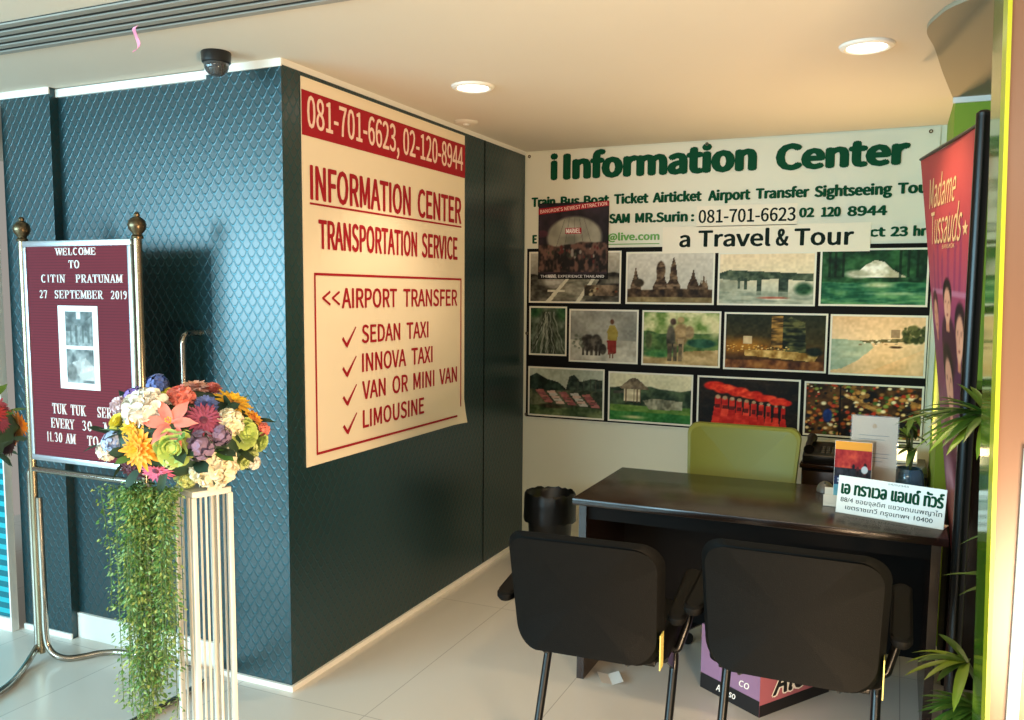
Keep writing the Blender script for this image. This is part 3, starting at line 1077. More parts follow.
def pic_buffalo(p):
    p.mottled(p.X * 0 + 1, '8b8a80', 'a8a598', 3, 3, 2)
    p.mottled(p.below(.42, .02), 'a6a192', 'c6c0ae', 6, 6)
    for c in ((.27, .36, .13, .19), (.4, .36, .1, .19), (.5, .24, .06, .12)):
        p.mottled(p.ell(*c, .2), '3a352f', '6e675c', 14, 12)
    for x in (.2, .26, .33, .4, .45):
        p.mottled(p.rect(x - .018, .1, x + .018, .3), '3a352f', '5e574c', 8, 8)
    p.mix(p.poly([(.56, .42), (.7, .42), (.705, .16), (.58, .14)]), '8c3a30')
    p.mix(p.rect(.595, .06, .615, .18) + p.rect(.645, .06, .665, .18), '7a5a48')
    p.mix(p.poly([(.57, .43), (.56, .6), (.6, .72), (.68, .72), (.73, .58), (.71, .42)]), '9a8a48')
    p.mix(p.ell(.635, .79, .035, .06, .3), '6a4a3a')
    p.spots(14, (.02, .1, .2, .5), (.02, .04), ['6c6f60', '8a8c7c'])


def pic_elephant(p):
    p.mottled(p.X * 0 + 1, '6f8a4c', 'd2cfa0', 8, 7)
    p.mottled(p.below(.62, .05), '3d5a34', '7a8f58', 8, 8)
    p.mottled(p.poly([(0, 0), (1, 0), (1, .3), (.6, .26), (.3, .2), (0, .25)]), 'a08a60', 'c9b083', 6, 8)
    p.mottled(p.ell(.2, .2, .3, .1, .5), '3f7044', '6f9a58', 8, 6)
    p.mottled(p.ell(.78, .42, .22, .1, .3), '234a3c', '3f6a52', 8, 6)
    p.mottled(p.ell(.5, .58, .12, .26, .3), '8a7656', 'c0a67c', 6, 8)
    p.mottled(p.ell(.62, .62, .07, .15, .3), '7a6a50', 'a8926e', 6, 8)
    p.mottled(p.poly([(.46, .5), (.55, .5), (.535, .12), (.49, .12)]), '9a866a', 'bba580', 6, 8)
    p.mottled(p.ell(.37, .5, .07, .3, .3), '3a3a34', '6c6658', 6, 8)
    for x in (.36, .43, .5):
        p.mottled(p.rect(x - .028, .06, x + .028, .4), '4a463c', '8a7a5e', 6, 8)
    p.mix(p.ell(.4, .82, .05, .08, .4), '5a4a40')
    p.mix(p.ell(.5, .86, .06, .07, .4), 'b09a70')
    p.mottled(p.ell(.07, .45, .06, .2, .4), '4c5a3a', '7a7a58', 6, 8)
    p.mottled(p.ell(.95, .75, .12, .3, .7), 'd9d2a4', 'ece2bc', 4, 4)


def pic_night(p):
    p.grad([(0, '3a2a1c'), (.3, '5c4020'), (.5, '4a4224'), (1, '2f3526')])
    p.mottled(p.ell(.15, .42, .5, .22, .9), '7a5624', 'b07c34', 4, 4)
    p.mottled(p.rect(.47, .34, .58, .98), '4a3c24', 'b08a4c', 7, 26, 3, 3)
    p.mottled(p.poly([(.58, .3), (.58, .9), (.66, .96), (.8, .86), (.82, .3)]), '1e281e', '6a6a44', 12, 20, 2, 3)
    p.mix(p.rect(.18, .46, .27, .6), 'd0b890')
    p.spots(80, (.02, .3, .66, .44), (.006, .016), ['e0b45c', 'f4d894', 'a8742c', 'c8883a'])
    p.mottled(p.poly([(.2, .24), (.9, .16), (.95, .3), (.6, .34), (.2, .34)]), '8c6a34', 'd8b878', 16, 8)
    p.mottled(p.below(.17, .02), '4a2c1a', '9a6a40', 12, 5)
    p.mix(p.ell(.35, .06, .14, .1, .9) * .6, 'd8a25c')
    p.mottled(p.ell(.9, .34, .1, .1, .4), '101a14', '2a3428', 8, 8)


def pic_beach(p):
    p.grad([(0, 'd8b78c'), (.5, 'e0c29a'), (.62, 'e4c8a2'), (1, 'd9b78f')])
    p.mottled(p.poly([(0, .6), (.42, .58), (.46, .46), (.3, .24), (.12, .08), (0, .05)]), '9cab94', 'b9bfa4', 4, 12)
    p.mottled(p.poly([(.3, .58), (.5, .6), (.95, .66), (.95, .6), (.7, .56), (.4, .54)]), '5c5a3c', '857b58', 14, 8)
    p.spots(60, (.78, .58, 1, .82), (.02, .045), ['3f4a2c', '565c38', '6e7048', '343c24'], 1.5)
    p.mix(p.rect(.64, .64, .74, .78), '9a8468')
    p.mix(p.ell(.7, .48, .08, .025, .3), '5a4632')
    p.spots(14, (.3, .5, .8, .6), (.01, .025), ['efe2c8', '8a7a60', 'b48a5c'], .7)
    p.mottled(p.poly([(1, .45), (.5, .1), (.2, 0), (1, 0)]), 'dcb283', 'e8c296', 3, 3)


def pic_village(p):
    p.mottled(p.X * 0 + 1, '9aa08e', 'b9bcab', 3, 2)
    p.mottled(p.poly([(0, .82), (.1, .9), (.25, .78), (.4, .72), (.5, .6), (.5, .5), (0, .5)]), '18241a', '36463a', 12, 8)
    p.mottled(p.poly([(.5, .55), (.55, .85), (.62, .9), (.7, .75), (.85, .82), (1, .8), (1, .4), (.5, .4)]), '26302a', '5a6654', 12, 10)
    for x in (.66, .74, .83, .9, .96):
        p.mix(p.rect(x, .5, x + .012, .8), '4c4e42')
    p.mottled(p.below(.56, .03), '3a4234', '6c6e54', 10, 6)
    for i in range(5):
        for j in range(5):
            x = .08 + .16 * i + .03 * j
            y = .54 - .055 * j - .015 * i
            p.mix(p.poly([(x, y), (x + .11, y + .01), (x + .13, y - .04), (x + .02, y - .05)]), ['a06a62', 'c2a898', '8a5a58', 'b4b0a4'][(i + 2 * j) % 4])
    p.mottled(p.below(.2, .04), '3a4a30', '76805a', 8, 6)
    p.mottled(p.ell(.3, .2, .2, .06, .4), '2a3424', '5a4a3a', 10, 8)


def pic_hut(p):
    p.mottled(p.X * 0 + 1, 'c9c4a4', 'd8d0ae', 3, 2)
    p.mottled(p.below(.7, .07), '2a3a2c', '58684c', 9, 6)
    p.mottled(p.below(.34, .02), '5a7a3a', '8ca05a', 6, 8)
    p.mottled(p.poly([(.05, .62), (.28, .66), (.28, .6), (.05, .56)]), '4a4a40', '7a7868', 8, 6)
    p.mottled(p.poly([(.12, .7), (.26, .9), (.3, .92), (.35, .9), (.5, .68), (.45, .68), (.15, .68)]), '5c5244', '978870', 16, 8)
    p.mottled(p.rect(.18, .42, .38, .68), 'b7ab8c', 'd8ccac', 6, 12)
    for x in (.2, .3, .34, .38):
        p.mix(p.rect(x, .38, x + .012, .68), '6a5a44')
    p.mottled(p.poly([(.42, .44), (.55, .5), (.9, .46), (.9, .28), (.5, .26)]), '6a6a58', 'a8a48c', 18, 8, 2, 3)
    p.mottled(p.below(.2, .02), '2f6a38', '558a48', 6, 6)
    p.mix(p.ell(.3, .08, .2, .05, .8), 'b8b884')


def pic_umbrellas(p):
    p.mottled(p.X * 0 + 1, '1c1a16', '33291f', 6, 6)
    for k in range(10):
        f = k / 9
        x, y = .2 + .66 * f, .52 - .14 * f
        r = .07 - .03 * f
        p.mottled(p.poly([(x - r, 0 if f < .8 else .02), (x - r * .5, y - .12), (x - r * .45, y + .08), (x + r * .45, y + .08), (x + r * .5, y - .12), (x + r, 0)]), 'b3261c', 'e0503a', 6, 10)
        p.mix(p.rect(x - r * .4, y - .13, x + r * .4, y - .05) * .7, '3a1512')
        p.mottled(p.ell(x, y + .1, r * .45, r * .7, .3), 'b08a6a', 'd8c0a4', 6, 6)
    for k in range(16):
        f = k / 15
        x, y = .14 + .74 * f, .84 - .28 * f + .03 * math.sin(k * 2.3)
        p.mottled(p.ell(x, y, .1 - .03 * f, .1 - .03 * f, .3), 'c02818', 'f06040', 12, 10)


def pic_market(p):
    p.mottled(p.X * 0 + 1, '2a1e12', '6a4c2c', 9, 6)
    cols = ['c08a4c', 'e2c48e', '7a3a20', 'a85a30', '4c6a34', '8a9a4c', 'ecdcb4', '2a2c34', '141410', 'b8462c', '96703e']
    for k in range(9):
        a = p.r.uniform(.5, .9)
        x, y = p.r.uniform(.3, 1), p.r.uniform(.2, 1)
        l = p.r.uniform(.15, .4)
        p.mottled(p.poly([(x, y), (x + .03, y + .05), (x + l, y - l * a + .04), (x + l - .03, y - l * a - .03)]), '6e4a28', 'c89a5c', 14, 14)
    p.spots(330, (0, 0, 1, 1), (.010, .034), cols, 1.5)
    p.mottled(p.ell(.2, .38, .05, .16, .3), '1c2c50', '34508a', 6, 6)
    p.mix(p.rect(.3, 0, .315, 1), '1a140c')
    p.mottled(p.ell(.86, .2, .12, .16, .3), '14140f', '33301f', 6, 6)


photos = [('collage', pic_collage, (0.036, 1.497, 0.616, 1.803)), ('ruins', pic_ruins, (0.645, 1.497, 1.154, 1.795)), ('bridge', pic_bridge, (1.172, 1.497, 1.687, 1.786)),
          ('waterfall', pic_waterfall, (1.705, 1.500, 2.226, 1.799)), ('roots', pic_roots, (0.040, 1.179, 0.285, 1.476)), ('buffalo', pic_buffalo, (0.300, 1.148, 0.726, 1.463)),
          ('elephant', pic_elephant, (0.748, 1.146, 1.198, 1.462)), ('night', pic_night, (1.216, 1.142, 1.757, 1.459)), ('beach', pic_beach, (1.769, 1.138, 2.234, 1.457)),
          ('village', pic_village, (0.037, 0.806, 0.527, 1.109)), ('hut', pic_hut, (0.551, 0.806, 1.052, 1.101)), ('umbrellas', pic_umbrellas, (1.076, 0.804, 1.633, 1.101)),
          ('market', pic_market, (1.652, 0.804, 2.234, 1.096))]
PL = {'collage': 'printed photo of grey aircraft and buildings', 'ruins': 'printed photo of brown temple ruins', 'bridge': 'printed photo of a bridge over water', 'waterfall': 'printed photo of a green waterfall pool',
      'roots': 'printed photo of tangled roots', 'buffalo': 'printed photo of a walker with two buffalo', 'elephant': 'printed photo of an elephant on a path', 'night': 'printed photo of a river city at night',
      'beach': 'printed photo of a sandy beach', 'village': 'printed photo of rows of roofs under trees', 'hut': 'printed photo of a thatched hut on grass', 'umbrellas': 'printed photo of dancers in red with umbrellas',
      'market': 'printed photo of a floating market'}
for k, (nm, fn, (a0, b0, a1, b1)) in enumerate(photos):
    fr = part('photo', flat_rect(BM(), FB, a0, b0, a1, b1, 0.0096), M['photo_border'], t, world=True)
    fr['label'] = PL[nm]
    w = max(40, int((a1 - a0) * 230))
    p = Pic(w, max(40, int(w * (b1 - b0) / (a1 - a0))), seed=11 + k)
    fn(p)
    p.img = (p.img - .5) * 1.18 + .47 + ((p.noise(p.w / 3, p.h / 3, 1) - .5) * .09 + (p.noise(p.w / 7, p.h / 7, 2) - .5) * .06)[..., None]
    bd = 0.010
    print_grid('picture', p, lambda u, v, a0=a0 + bd, b0=b0 + bd, a1=a1 - bd, b1=b1 - bd: (a0 + (a1 - a0) * u, D - 0.0102, b0 + (b1 - b0) * v), fr)
# brass eyelets along the banner's edges
for (x, z) in ((0.03, 2.37), (1.09, 2.378), (2.2, 2.372), (0.024, 1.31), (0.024, 0.81)):
    bm = lathe(BM(), [(0.004, 0.0), (0.005, 0.002), (0.009, 0.002), (0.010, 0.0)], 14)
    xf(bm, Matrix.Translation((x, D - 0.0092, z)) @ Matrix.Rotation(PI / 2, 4, 'X'))
    part('eyelet', bm, M['bronze'], t, world=True)

# small dark poster hung over the banner's left end
FP = frame3((0, D - 0.016, 0), (1, 0, 0), (0, 0, 1))
t = thing('attraction_poster', 'small dark poster with a red headline hung over the banner left end', 'poster', (0.317, D - 0.016, 1.64))
part('poster_board', flat_rect(BM(), FP, 0.097, 1.640, 0.537, 2.088, -0.003, 0.003), M['black_print'], t, world=True, smooth=False)
p = Pic(110, 112, '201a1c', 5)
p.mottled(p.X * 0 + 1, '191416', '3a2c34', 5, 4)
p.mottled(p.ell(.52, .54, .42, .3, .12), '6f6d60', '9a9684', 6, 6)
p.mottled(p.ell(.52, .66, .4, .12, .8) * .5, 'a5a08e', 'b8b4a2', 4, 4)
for x in (.2, .34, .5, .66, .8):
    p.mix(np.clip(1 - abs(p.X - .52 - (x - .5) * (1 - (p.Y - .3) * 1.1)) / .006, 0, 1) * p.ell(.52, .54, .42, .3), '55544a')
p.mottled(p.below(.46, .05) * (p.Y > .09), '1b1512', '6a4c40', 20, 14, 2, 3)
p.spots(40, (.05, .14, .95, .42), (.01, .03), ['5a2420', '2a2a20', '8a8276', '3a4030', '14100e'], 1.6)
p.mix(p.below(.07), '0d0b0c')
p.mottled(p.ell(.05, .6, .1, .06, .4), '6a3440', '40242c', 6, 6)
print_grid('picture', p, lambda u, v: (0.100 + 0.434 * u, D - 0.0164, 1.643 + 0.442 * v), t)
bm = BM()
vs = [bm.verts.new(FP @ Vector(q)) for q in ((0.098, 2.022, 0.0009), (0.536, 2.062, 0.0009), (0.536, 2.092, 0.0009), (0.098, 2.058, 0.0009))]
bm.faces.new(vs)
part('headline_strip', bm, M['red_print'], t, world=True)
FH = frame3((0.098, D - 0.016, 2.022), (0.438, 0, 0.038), (-0.038, 0, 0.438))
part('lettering', text(BM(), FH, "BANGKOK'S NEWEST ATTRACTION", 0.012, 0.006, 0.43, 0.028, 0.0013, 0.01), M['pink_print'], t, world=True)
part('red_logo_plate', flat_rect(BM(), FP, 0.270, 1.905, 0.370, 1.940, 0.0009), M['red_print'], t, world=True)
part('lettering', text(BM(), FP, 'MARVEL', 0.275, 1.909, 0.365, 1.936, 0.0013, 0.03), M['paper'], t, world=True)
part('lettering', text(BM(), FP, 'THE          EXPERIENCE THAILAND', 0.115, 1.648, 0.515, 1.664, 0.0013, 0.01), M['paper'], t, world=True)
part('lettering', text(BM(), FP, 'MARVEL', 0.164, 1.646, 0.218, 1.666, 0.0013, 0.03), M['paper'], t, world=True)

# ------------------------------------------------------------------ desk and what stands on it
DX0, DX1, DY0, DY1 = 0.950, 2.285, 0.55, 1.225
t = thing('office_desk', 'dark brown wooden desk in front of the lime chair', 'desk', (1.617, 0.887, 0))
part('desktop', nbox(DX0, DX1, DY0, DY1, 0.722, 0.75, 0.004), M['wenge'], t, world=True)
part('side_panel', nbox(DX0 + 0.02, DX0 + 0.05, DY0 + 0.03, DY1 - 0.03, 0, 0.722), M['wenge'], t, world=True)
part('side_panel', nbox(DX1 - 0.05, DX1 - 0.02, DY0 + 0.03, DY1 - 0.03, 0, 0.722), M['wenge'], t, world=True)
part('modesty_panel', nbox(DX0 + 0.05, DX1 - 0.05, 1.12, 1.14, 0.10, 0.722), M['carcass'], t, world=True)
part('apron_rail', nbox(DX0 + 0.05, DX1 - 0.05, DY0 + 0.05, DY0 + 0.07, 0.66, 0.722), M['carcass'], t, world=True)
pd = part('drawer_pedestal', nbox(DX1 - 0.43, DX1 - 0.05, 1.14, DY1 - 0.03, 0.12, 0.722), M['carcass'], t, world=True)

# Thai name board: a leaning white acrylic plate on a folded foot
A, B = Vector((1.915, 0.772, 0.7515)), Vector((2.272, 0.668, 0.7515))
ux = (B - A).normalized()
nrm = Vector((ux.y, -ux.x, 0))
upv = (Vector((0, 0, 1)) - nrm * 0.18).normalized()
t = thing('desk_sign', 'white desk name board with green Thai lettering on the desk', 'sign', (A + B) / 2)
FT = frame3(A, ux, upv)
L = (B - A).length
bm = BM()
flat_rect(bm, FT, 0, 0, L, 0.138, -0.004, 0.004)
part('sign_plate', bm, M['white_acrylic'], t, world=True, smooth=False)
FT2 = frame3(A, ux, (-nrm))
bm = BM()
flat_rect(bm, FT2, 0, 0.0, L, 0.07, -0.001, 0.003)
n0 = len(bm.verts)
part('sign_foot', bm, M['white_acrylic'], t, world=True, smooth=False)
part('lettering', text(BM(), FT, 'เอ ทราเวล แอนด์ ทัวร์', 0.012, 0.070, L - 0.006, 0.124, 0.0006, 0.05), GP, t, world=True)
part('lettering', text(BM(), FT, '88/4 ซอยจุลดิศ แขวงถนนพญาไท', 0.014, 0.036, L - 0.008, 0.062, 0.0006, 0.006), M['dark_print'], t, world=True)
part('lettering', text(BM(), FT, 'เขตราชเทวี กรุงเทพฯ 10400', 0.034, 0.010, L - 0.036, 0.034, 0.0006, 0.006), M['dark_print'], t, world=True)
part('lettering', text(BM(), FT, '14/02343', 0.176, 0.125, 0.246, 0.133, 0.0006, 0.0), M['dark_print'], t, world=True)

# pale card holder with a leaflet standing in it
t = thing('leaflet_rack', 'low cream leaflet holder behind the left end of the name board', 'holder', (1.93, 0.886, 0.7505))
bm = BM()
box(bm, -0.065, 0.10, -0.035, 0.035, 0.0, 0.012, 0.002)
box(bm, -0.065, 0.10, -0.035, -0.030, 0.012, 0.045, 0.001)
box(bm, -0.065, 0.10, 0.030, 0.035, 0.012, 0.06, 0.001)
part('tray', bm, M['white_acrylic'], t, smooth=False)
t = thing('leaflet', 'folded leaflet with an orange top and red picture beside the certificate', 'leaflet', (1.965, 0.90, 0.763))
FL = frame3((1.896, 0.902, 0.763), (1, -0.05, 0), (0, 0.07, 1))
part('leaflet_back', flat_rect(BM(), FL, 0, 0, 0.134, 0.235, -0.003, 0.003), M['paper'], t, world=True, smooth=False)
p = Pic(60, 100, 'a02028', 3)
p.mottled(p.X * 0 + 1, '8c1a24', 'd0503c', 6, 8)
p.mix(p.rect(0, .86, 1, 1), 'e8a23c')
p.mottled(p.rect(0, .4, 1, .56), '14161e', '3c3a44', 10, 8)
p.spots(14, (.15, .48, .9, .64), (.03, .06), ['14121a', 'd8d0c4', '5a2024', '20242e'])
p.mix(p.ell(.82, .55, .1, .07, .2), 'c9d2d8')
p.mix(p.rect(0, .28, 1, .42), '1d2c50')
p.mix(p.rect(.1, .36, .62, .385) + p.rect(.1, .32, .5, .335) + p.rect(.68, .31, .92, .335), 'b8c4d4')
p.mottled(p.rect(0, 0, 1, .28), '3f86a0', '79b4c0', 4, 4)
print_grid('picture', p, lambda u, v: FL @ Vector((0.001 + 0.132 * u, 0.001 + 0.233 * v, 0.0006)), t)
# certificate in a clear acrylic stand
t = thing('certificate_stand', 'ivory certificate in a clear upright acrylic stand on the desk', 'certificate', (2.03, 0.985, 0.7505))
FC = frame3((1.945, 0.990, 0.752), (1, -0.05, 0), (0, 0.10, 1))
part('certificate_sheet', flat_rect(BM(), FC, 0.004, 0.004, 0.170, 0.335, 0.0, 0.0008), M['paper_warm'], t, world=True, smooth=False)
bm = BM()
for k, (a0, b, a1) in enumerate([(0.03, 0.26, 0.14), (0.03, 0.245, 0.125), (0.03, 0.19, 0.145), (0.03, 0.175, 0.14), (0.03, 0.16, 0.12), (0.05, 0.09, 0.09), (0.05, 0.075, 0.10)]):
    flat_rect(bm, FC, a0, b, a1, b + 0.0025, 0.0010)
part('text_lines', bm, M['bar'], t, world=True)
bm = BM()
bmesh.ops.create_circle(bm, cap_ends=True, segments=16, radius=0.009)
xf(bm, FC @ Matrix.Translation((0.087, 0.298, 0.0011)))
part('seal', bm, M['gold_print'], t, world=True)
bm = BM()
flat_rect(bm, FC, 0, 0, 0.174, 0.340, 0.002, 0.002)
flat_rect(bm, frame3((1.945, 0.985, 0.752), (1, -0.05, 0), (0.05, 1, 0)), 0, -0.05, 0.174, 0.06, 0.0, 0.002)
part('acrylic_cover', bm, M['clear'], t, world=True, smooth=False)

# ------------------------------------------------------------------ black visitor chairs


def make_chair(label, loc, rot, dz, group, w=0.48):
    """y = 0 is the rear face of the backrest, +y is where the sitter looks"""
    t = thing('visitor_chair', label, 'chair', loc, rot, group)
    zb = 0.66 + dz
    hw = w / 2

    def warp(co):
        a, d, b = co
        return Vector((a, d + 0.055 * (a / hw) ** 2 - 0.10 * (b / 0.2) * 0.45 - 0.03 * (b / 0.2) ** 2 + 0.03, b + zb))
    ol = []
    for (x, z) in rrect(w, 0.395, 0.075, 8):
        if z < 0:
            x *= 1.0 - 0.05 * (-z / 0.2)
        ol.append((x, z))
    bm = pad(BM(), ol, [(0.06, 0.0), (0.03, 0.004), (0.012, 0.013), (0.0, 0.032), (0.004, 0.046), (0.018, 0.066), (0.05, 0.076)], warp)
    br = part('backrest', bm, M['leather'], t)
    # piping round the rim
    bm = BM()
    tube(bm, [warp(Vector((x * (1 - 0.026 / hw), 0.0045, z * 0.87))) for x, z in ol], 0.003, 6, closed=True)
    part('piping', bm, M['leather'], br)
    bm = BM()
    n0 = 0
    bz = zb - 0.13
    box(bm, hw * 0.955, hw * 0.955 + 0.003, 0.075, 0.120, bz - 0.06, bz + 0.045)
    part('paper_tag', bm, M['yellow_tag'], br, smooth=False)
    # seat
    zs = 0.495 + dz

    def warp2(co):
        a, d, b = co
        return Vector((a, b + 0.36, zs + d - 0.012 * (a / hw) ** 2 - (0.03 * max(0, b / 0.22) ** 2)))
    bm = pad(BM(), rrect(w - 0.02, 0.47, 0.07, 8), [(0.02, -0.035), (0.0, -0.022), (0.0, 0.02), (0.008, 0.036), (0.03, 0.045)], warp2)
    part('seat', bm, M['leather'], t)
    bm = BM()
    for s in (-1, 1):
        tube(bm, fillet([(s * 0.13, 0.30, zs - 0.045), (s * 0.13, 0.10, zs - 0.045), (s * 0.13, 0.115, zb - 0.05)], 0.05), 0.012, 8, flat=0.5)
    box(bm, -0.20, 0.20, 0.16, 0.50, zs - 0.055, zs - 0.035, 0.004)
    part('under_frame', bm, M['black_metal'], t)
    for s in (-1, 1):
        ax = s * (hw + 0.028)
        bm = pad(BM(), rrect(0.055, 0.34, 0.026, 6), [(0.006, -0.014), (0, -0.004), (0, 0.008), (0.008, 0.014)],
                 lambda co, ax=ax: Vector((ax + co[0], 0.27 + co[2], zs + 0.140 + co[1] + 0.02 * (co[2] / 0.15))))
        ar = part('armrest', bm, M['leather'], t)
        bm = BM()
        tube(bm, fillet([(ax, 0.38, zs + 0.135), (ax, 0.36, zs + 0.04), (ax - s * 0.03, 0.33, zs - 0.06), (ax - s * 0.05, 0.33, zs - 0.06)], 0.04), 0.013, 10)
        part('arm_post', bm, M['black_metal'], ar)
        lx = s * 0.215
        bm = BM()
        tube(bm, fillet([(lx, 0.22, zs - 0.05), (lx, 0.40, zs - 0.05), (lx, 0.41, zs - 0.13), (lx, 0.24, 0.014), (lx, -0.05, 0.014)], 0.06), 0.014, 10)
        lg = part('leg', bm, M['black_metal'], t)
        bm = BM()
        n0 = [bm.verts.new((lx + dx, y, z)) for dx in (-0.004, 0.004) for y, z in ((0.22, zs - 0.05), (0.40, zs - 0.05), (0.40, zs - 0.16))]
        bm.faces.new(n0[:3])
        bm.faces.new(n0[3:][::-1])
        for a, b in ((0, 1), (1, 2), (2, 0)):
            bm.faces.new((n0[a], n0[b], n0[b + 3], n0[a + 3]))
        bmesh.ops.recalc_face_normals(bm, faces=bm.faces)
        part('gusset_plate', bm, M['black_metal'], lg, smooth=False)
    tube_bm = BM()
    tube(tube_bm, [(-0.225, -0.04, 0.014), (0.225, -0.04, 0.014)], 0.012, 8)
    part('floor_bar', tube_bm, M['black_metal'], t)
    return t


make_chair('black padded visitor chair facing the desk, nearer the teal wall', (1.287, -0.325, 0), math.radians(3), 0.0, 'black visitor chairs')
make_chair('black padded visitor chair facing the desk, in front of the lilac carton', (1.874, -0.365, 0), math.radians(0), 0.058, 'black visitor chairs')

# lime office chair behind the desk
t = thing('office_chair', 'lime green vinyl office chair behind the dark desk', 'chair', (1.455, 1.62, 0), 0)


def warp_l(co):
    a, d, b = co
    return Vector((a, -0.10 + d + 0.06 * -(a / 0.26) ** 2 + 0.06 * (b / 0.25), 0.70 + b))


ol = [(x * (1.0 if z > 0 else 1 - 0.12 * (-z / 0.25)), z + (0.010 * (1 - (x / 0.26) ** 2) if z > 0 else 0)) for x, z in rrect(0.525, 0.48, 0.045, 8)]
part('backrest', pad(BM(), ol, [(0.02, -0.03), (0.004, -0.022), (0, 0.0), (0.004, 0.025), (0.02, 0.035)], warp_l), M['lime'], t)
part('seat', pad(BM(), rrect(0.50, 0.48, 0.08, 8), [(0.02, -0.04), (0, -0.02), (0, 0.02), (0.02, 0.04)], lambda co: Vector((co[0], -0.215 + co[2] * 0.85, 0.44 + co[1]))), M['lime'], t)
bm = BM()
tube(bm, fillet([(0, -0.2, 0.40), (0, 0.0, 0.40), (0, 0.03, 0.62)], 0.05), 0.022, 8, flat=0.5)
part('back_bar', bm, M['black_metal'], t)
part('gas_post', lathe(BM(), [(0, 0.10), (0.03, 0.10), (0.03, 0.26), (0.018, 0.26), (0.018, 0.40), (0, 0.40)], 18, (0, -0.30, 0)), M['black_metal'], t)
for k in range(5):
    a = 2 * PI * k / 5 + 0.3
    bm = BM()
    tube(bm, [(0.02 * math.cos(a), -0.30 + 0.02 * math.sin(a), 0.12), (0.26 * math.cos(a), -0.30 + 0.26 * math.sin(a), 0.075)], lambda f: 0.02 - 0.006 * f, 8)
    lg = part('base_leg', bm, M['black_plastic'], t)
    bm = BM()
    lathe(bm, [(0, -0.018), (0.024, -0.018), (0.027, -0.012), (0.027, 0.012), (0.024, 0.018), (0, 0.018)], 16)
    xf(bm, Matrix.Translation((0.26 * math.cos(a), -0.30 + 0.26 * math.sin(a), 0.028)) @ Matrix.Rotation(a, 4, 'Z') @ Matrix.Rotation(PI / 2, 4, 'X'))
    part('castor', bm, M['black_plastic'], lg)

# ------------------------------------------------------------------ bin, low cabinet and its clutter, carton, paper
t = thing('waste_bin', 'black waste bin with a liner by the back wall and teal wall', 'bin', (0.39, 1.74, 0))
part('bin_body', lathe(BM(), [(0, 0.004), (0.10, 0.0), (0.105, 0.006), (0.128, 0.445), (0.134, 0.45), (0.130, 0.456), (0.122, 0.445), (0.10, 0.012), (0, 0.012)], 32), M['black_plastic'], t)
bm = BM()
random.seed(4)
rows = []
for (r, z) in ((0.118, 0.36), (0.124, 0.44), (0.131, 0.466), (0.139, 0.455), (0.142, 0.40), (0.143, 0.33), (0.142, 0.31)):
    rows.append([bm.verts.new(((r + random.uniform(-.002, .004)) * math.cos(2 * PI * k / 40), (r + random.uniform(-.002, .004)) * math.sin(2 * PI * k / 40), z + random.uniform(-.006, .006))) for k in range(40)])
for A, B in zip(rows, rows[1:]):
    for k in range(40):
        bm.faces.new((A[k], A[(k + 1) % 40], B[(k + 1) % 40], B[k]))
part('bin_liner', bm, M['bag'], t)

t = thing('low_cabinet', 'dark low cabinet along the back wall behind the desk', 'cabinet', (1.99, 2.04, 0))
part('carcass', nbox(-0.30, 0.262, -0.19, 0.195, 0.0, 0.70, 0.003), M['carcass'], t)
part('cabinet_top', nbox(-0.31, 0.266, -0.20, 0.20, 0.70, 0.722, 0.003), M['wenge'], t)
for x0, x1, kx in ((-0.295, -0.022, -0.05), (-0.018, 0.255, 0.01)):
    d_ = part('cabinet_door', nbox(x0, x1, -0.206, -0.19, 0.05, 0.69, 0.002), M['wenge'], t)
    bm = BM()
    tube(bm, fillet([(kx, -0.206, 0.42), (kx, -0.226, 0.42), (kx, -0.226, 0.54), (kx, -0.206, 0.54)], 0.01), 0.004, 8)
    part('door_handle', bm, M['chrome'], d_)

t = thing('telephone', 'black desk telephone on the low cabinet beside the lime chair', 'telephone', (1.775, 1.96, 0.7225))
bm = BM()
box(bm, -0.085, 0.085, -0.10, 0.10, 0.0, 0.045, 0.008)
for v in bm.verts:
    if v.co.z > 0.02:
        v.co.z += 0.22 * (v.co.y + 0.10) * 0.9
part('phone_base', bm, M['black_plastic'], t)
bm = BM()
tube(bm, smooth_path([(-0.055, -0.095, 0.07), (-0.06, -0.06, 0.078), (-0.06, 0.03, 0.096), (-0.055, 0.085, 0.10)], 5), lambda f: 0.015 + 0.011 * (2 * f - 1) ** 2, 10)
part('handset', bm, M['black_plastic'], t)
for i in range(4):
    for j in range(3):
        part('key', nbox(0.0 + j * 0.024, 0.016 + j * 0.024, -0.07 + i * 0.026, -0.052 + i * 0.026, 0.050 + i * 0.0052, 0.056 + i * 0.0052, 0.002), M['grey_plastic'], t)
t = thing('desk_mouse', 'rounded grey plastic lump beside the leaflet on the desk', 'mouse', (1.852, 1.13, 0.7505))
bm = BM()
bmesh.ops.create_uvsphere(bm, u_segments=20, v_segments=12, radius=1)
for v in bm.verts:
    v.co = Vector((v.co.x * 0.034, v.co.y * 0.055, max(v.co.z, 0) * 0.04 * (1 - 0.25 * v.co.y)))
part('shell', bm, M['grey_plastic'], t)
part('wheel', nbox(-0.003, 0.003, -0.034, -0.018, 0.030, 0.041, 0.002), M['black_plastic'], t)

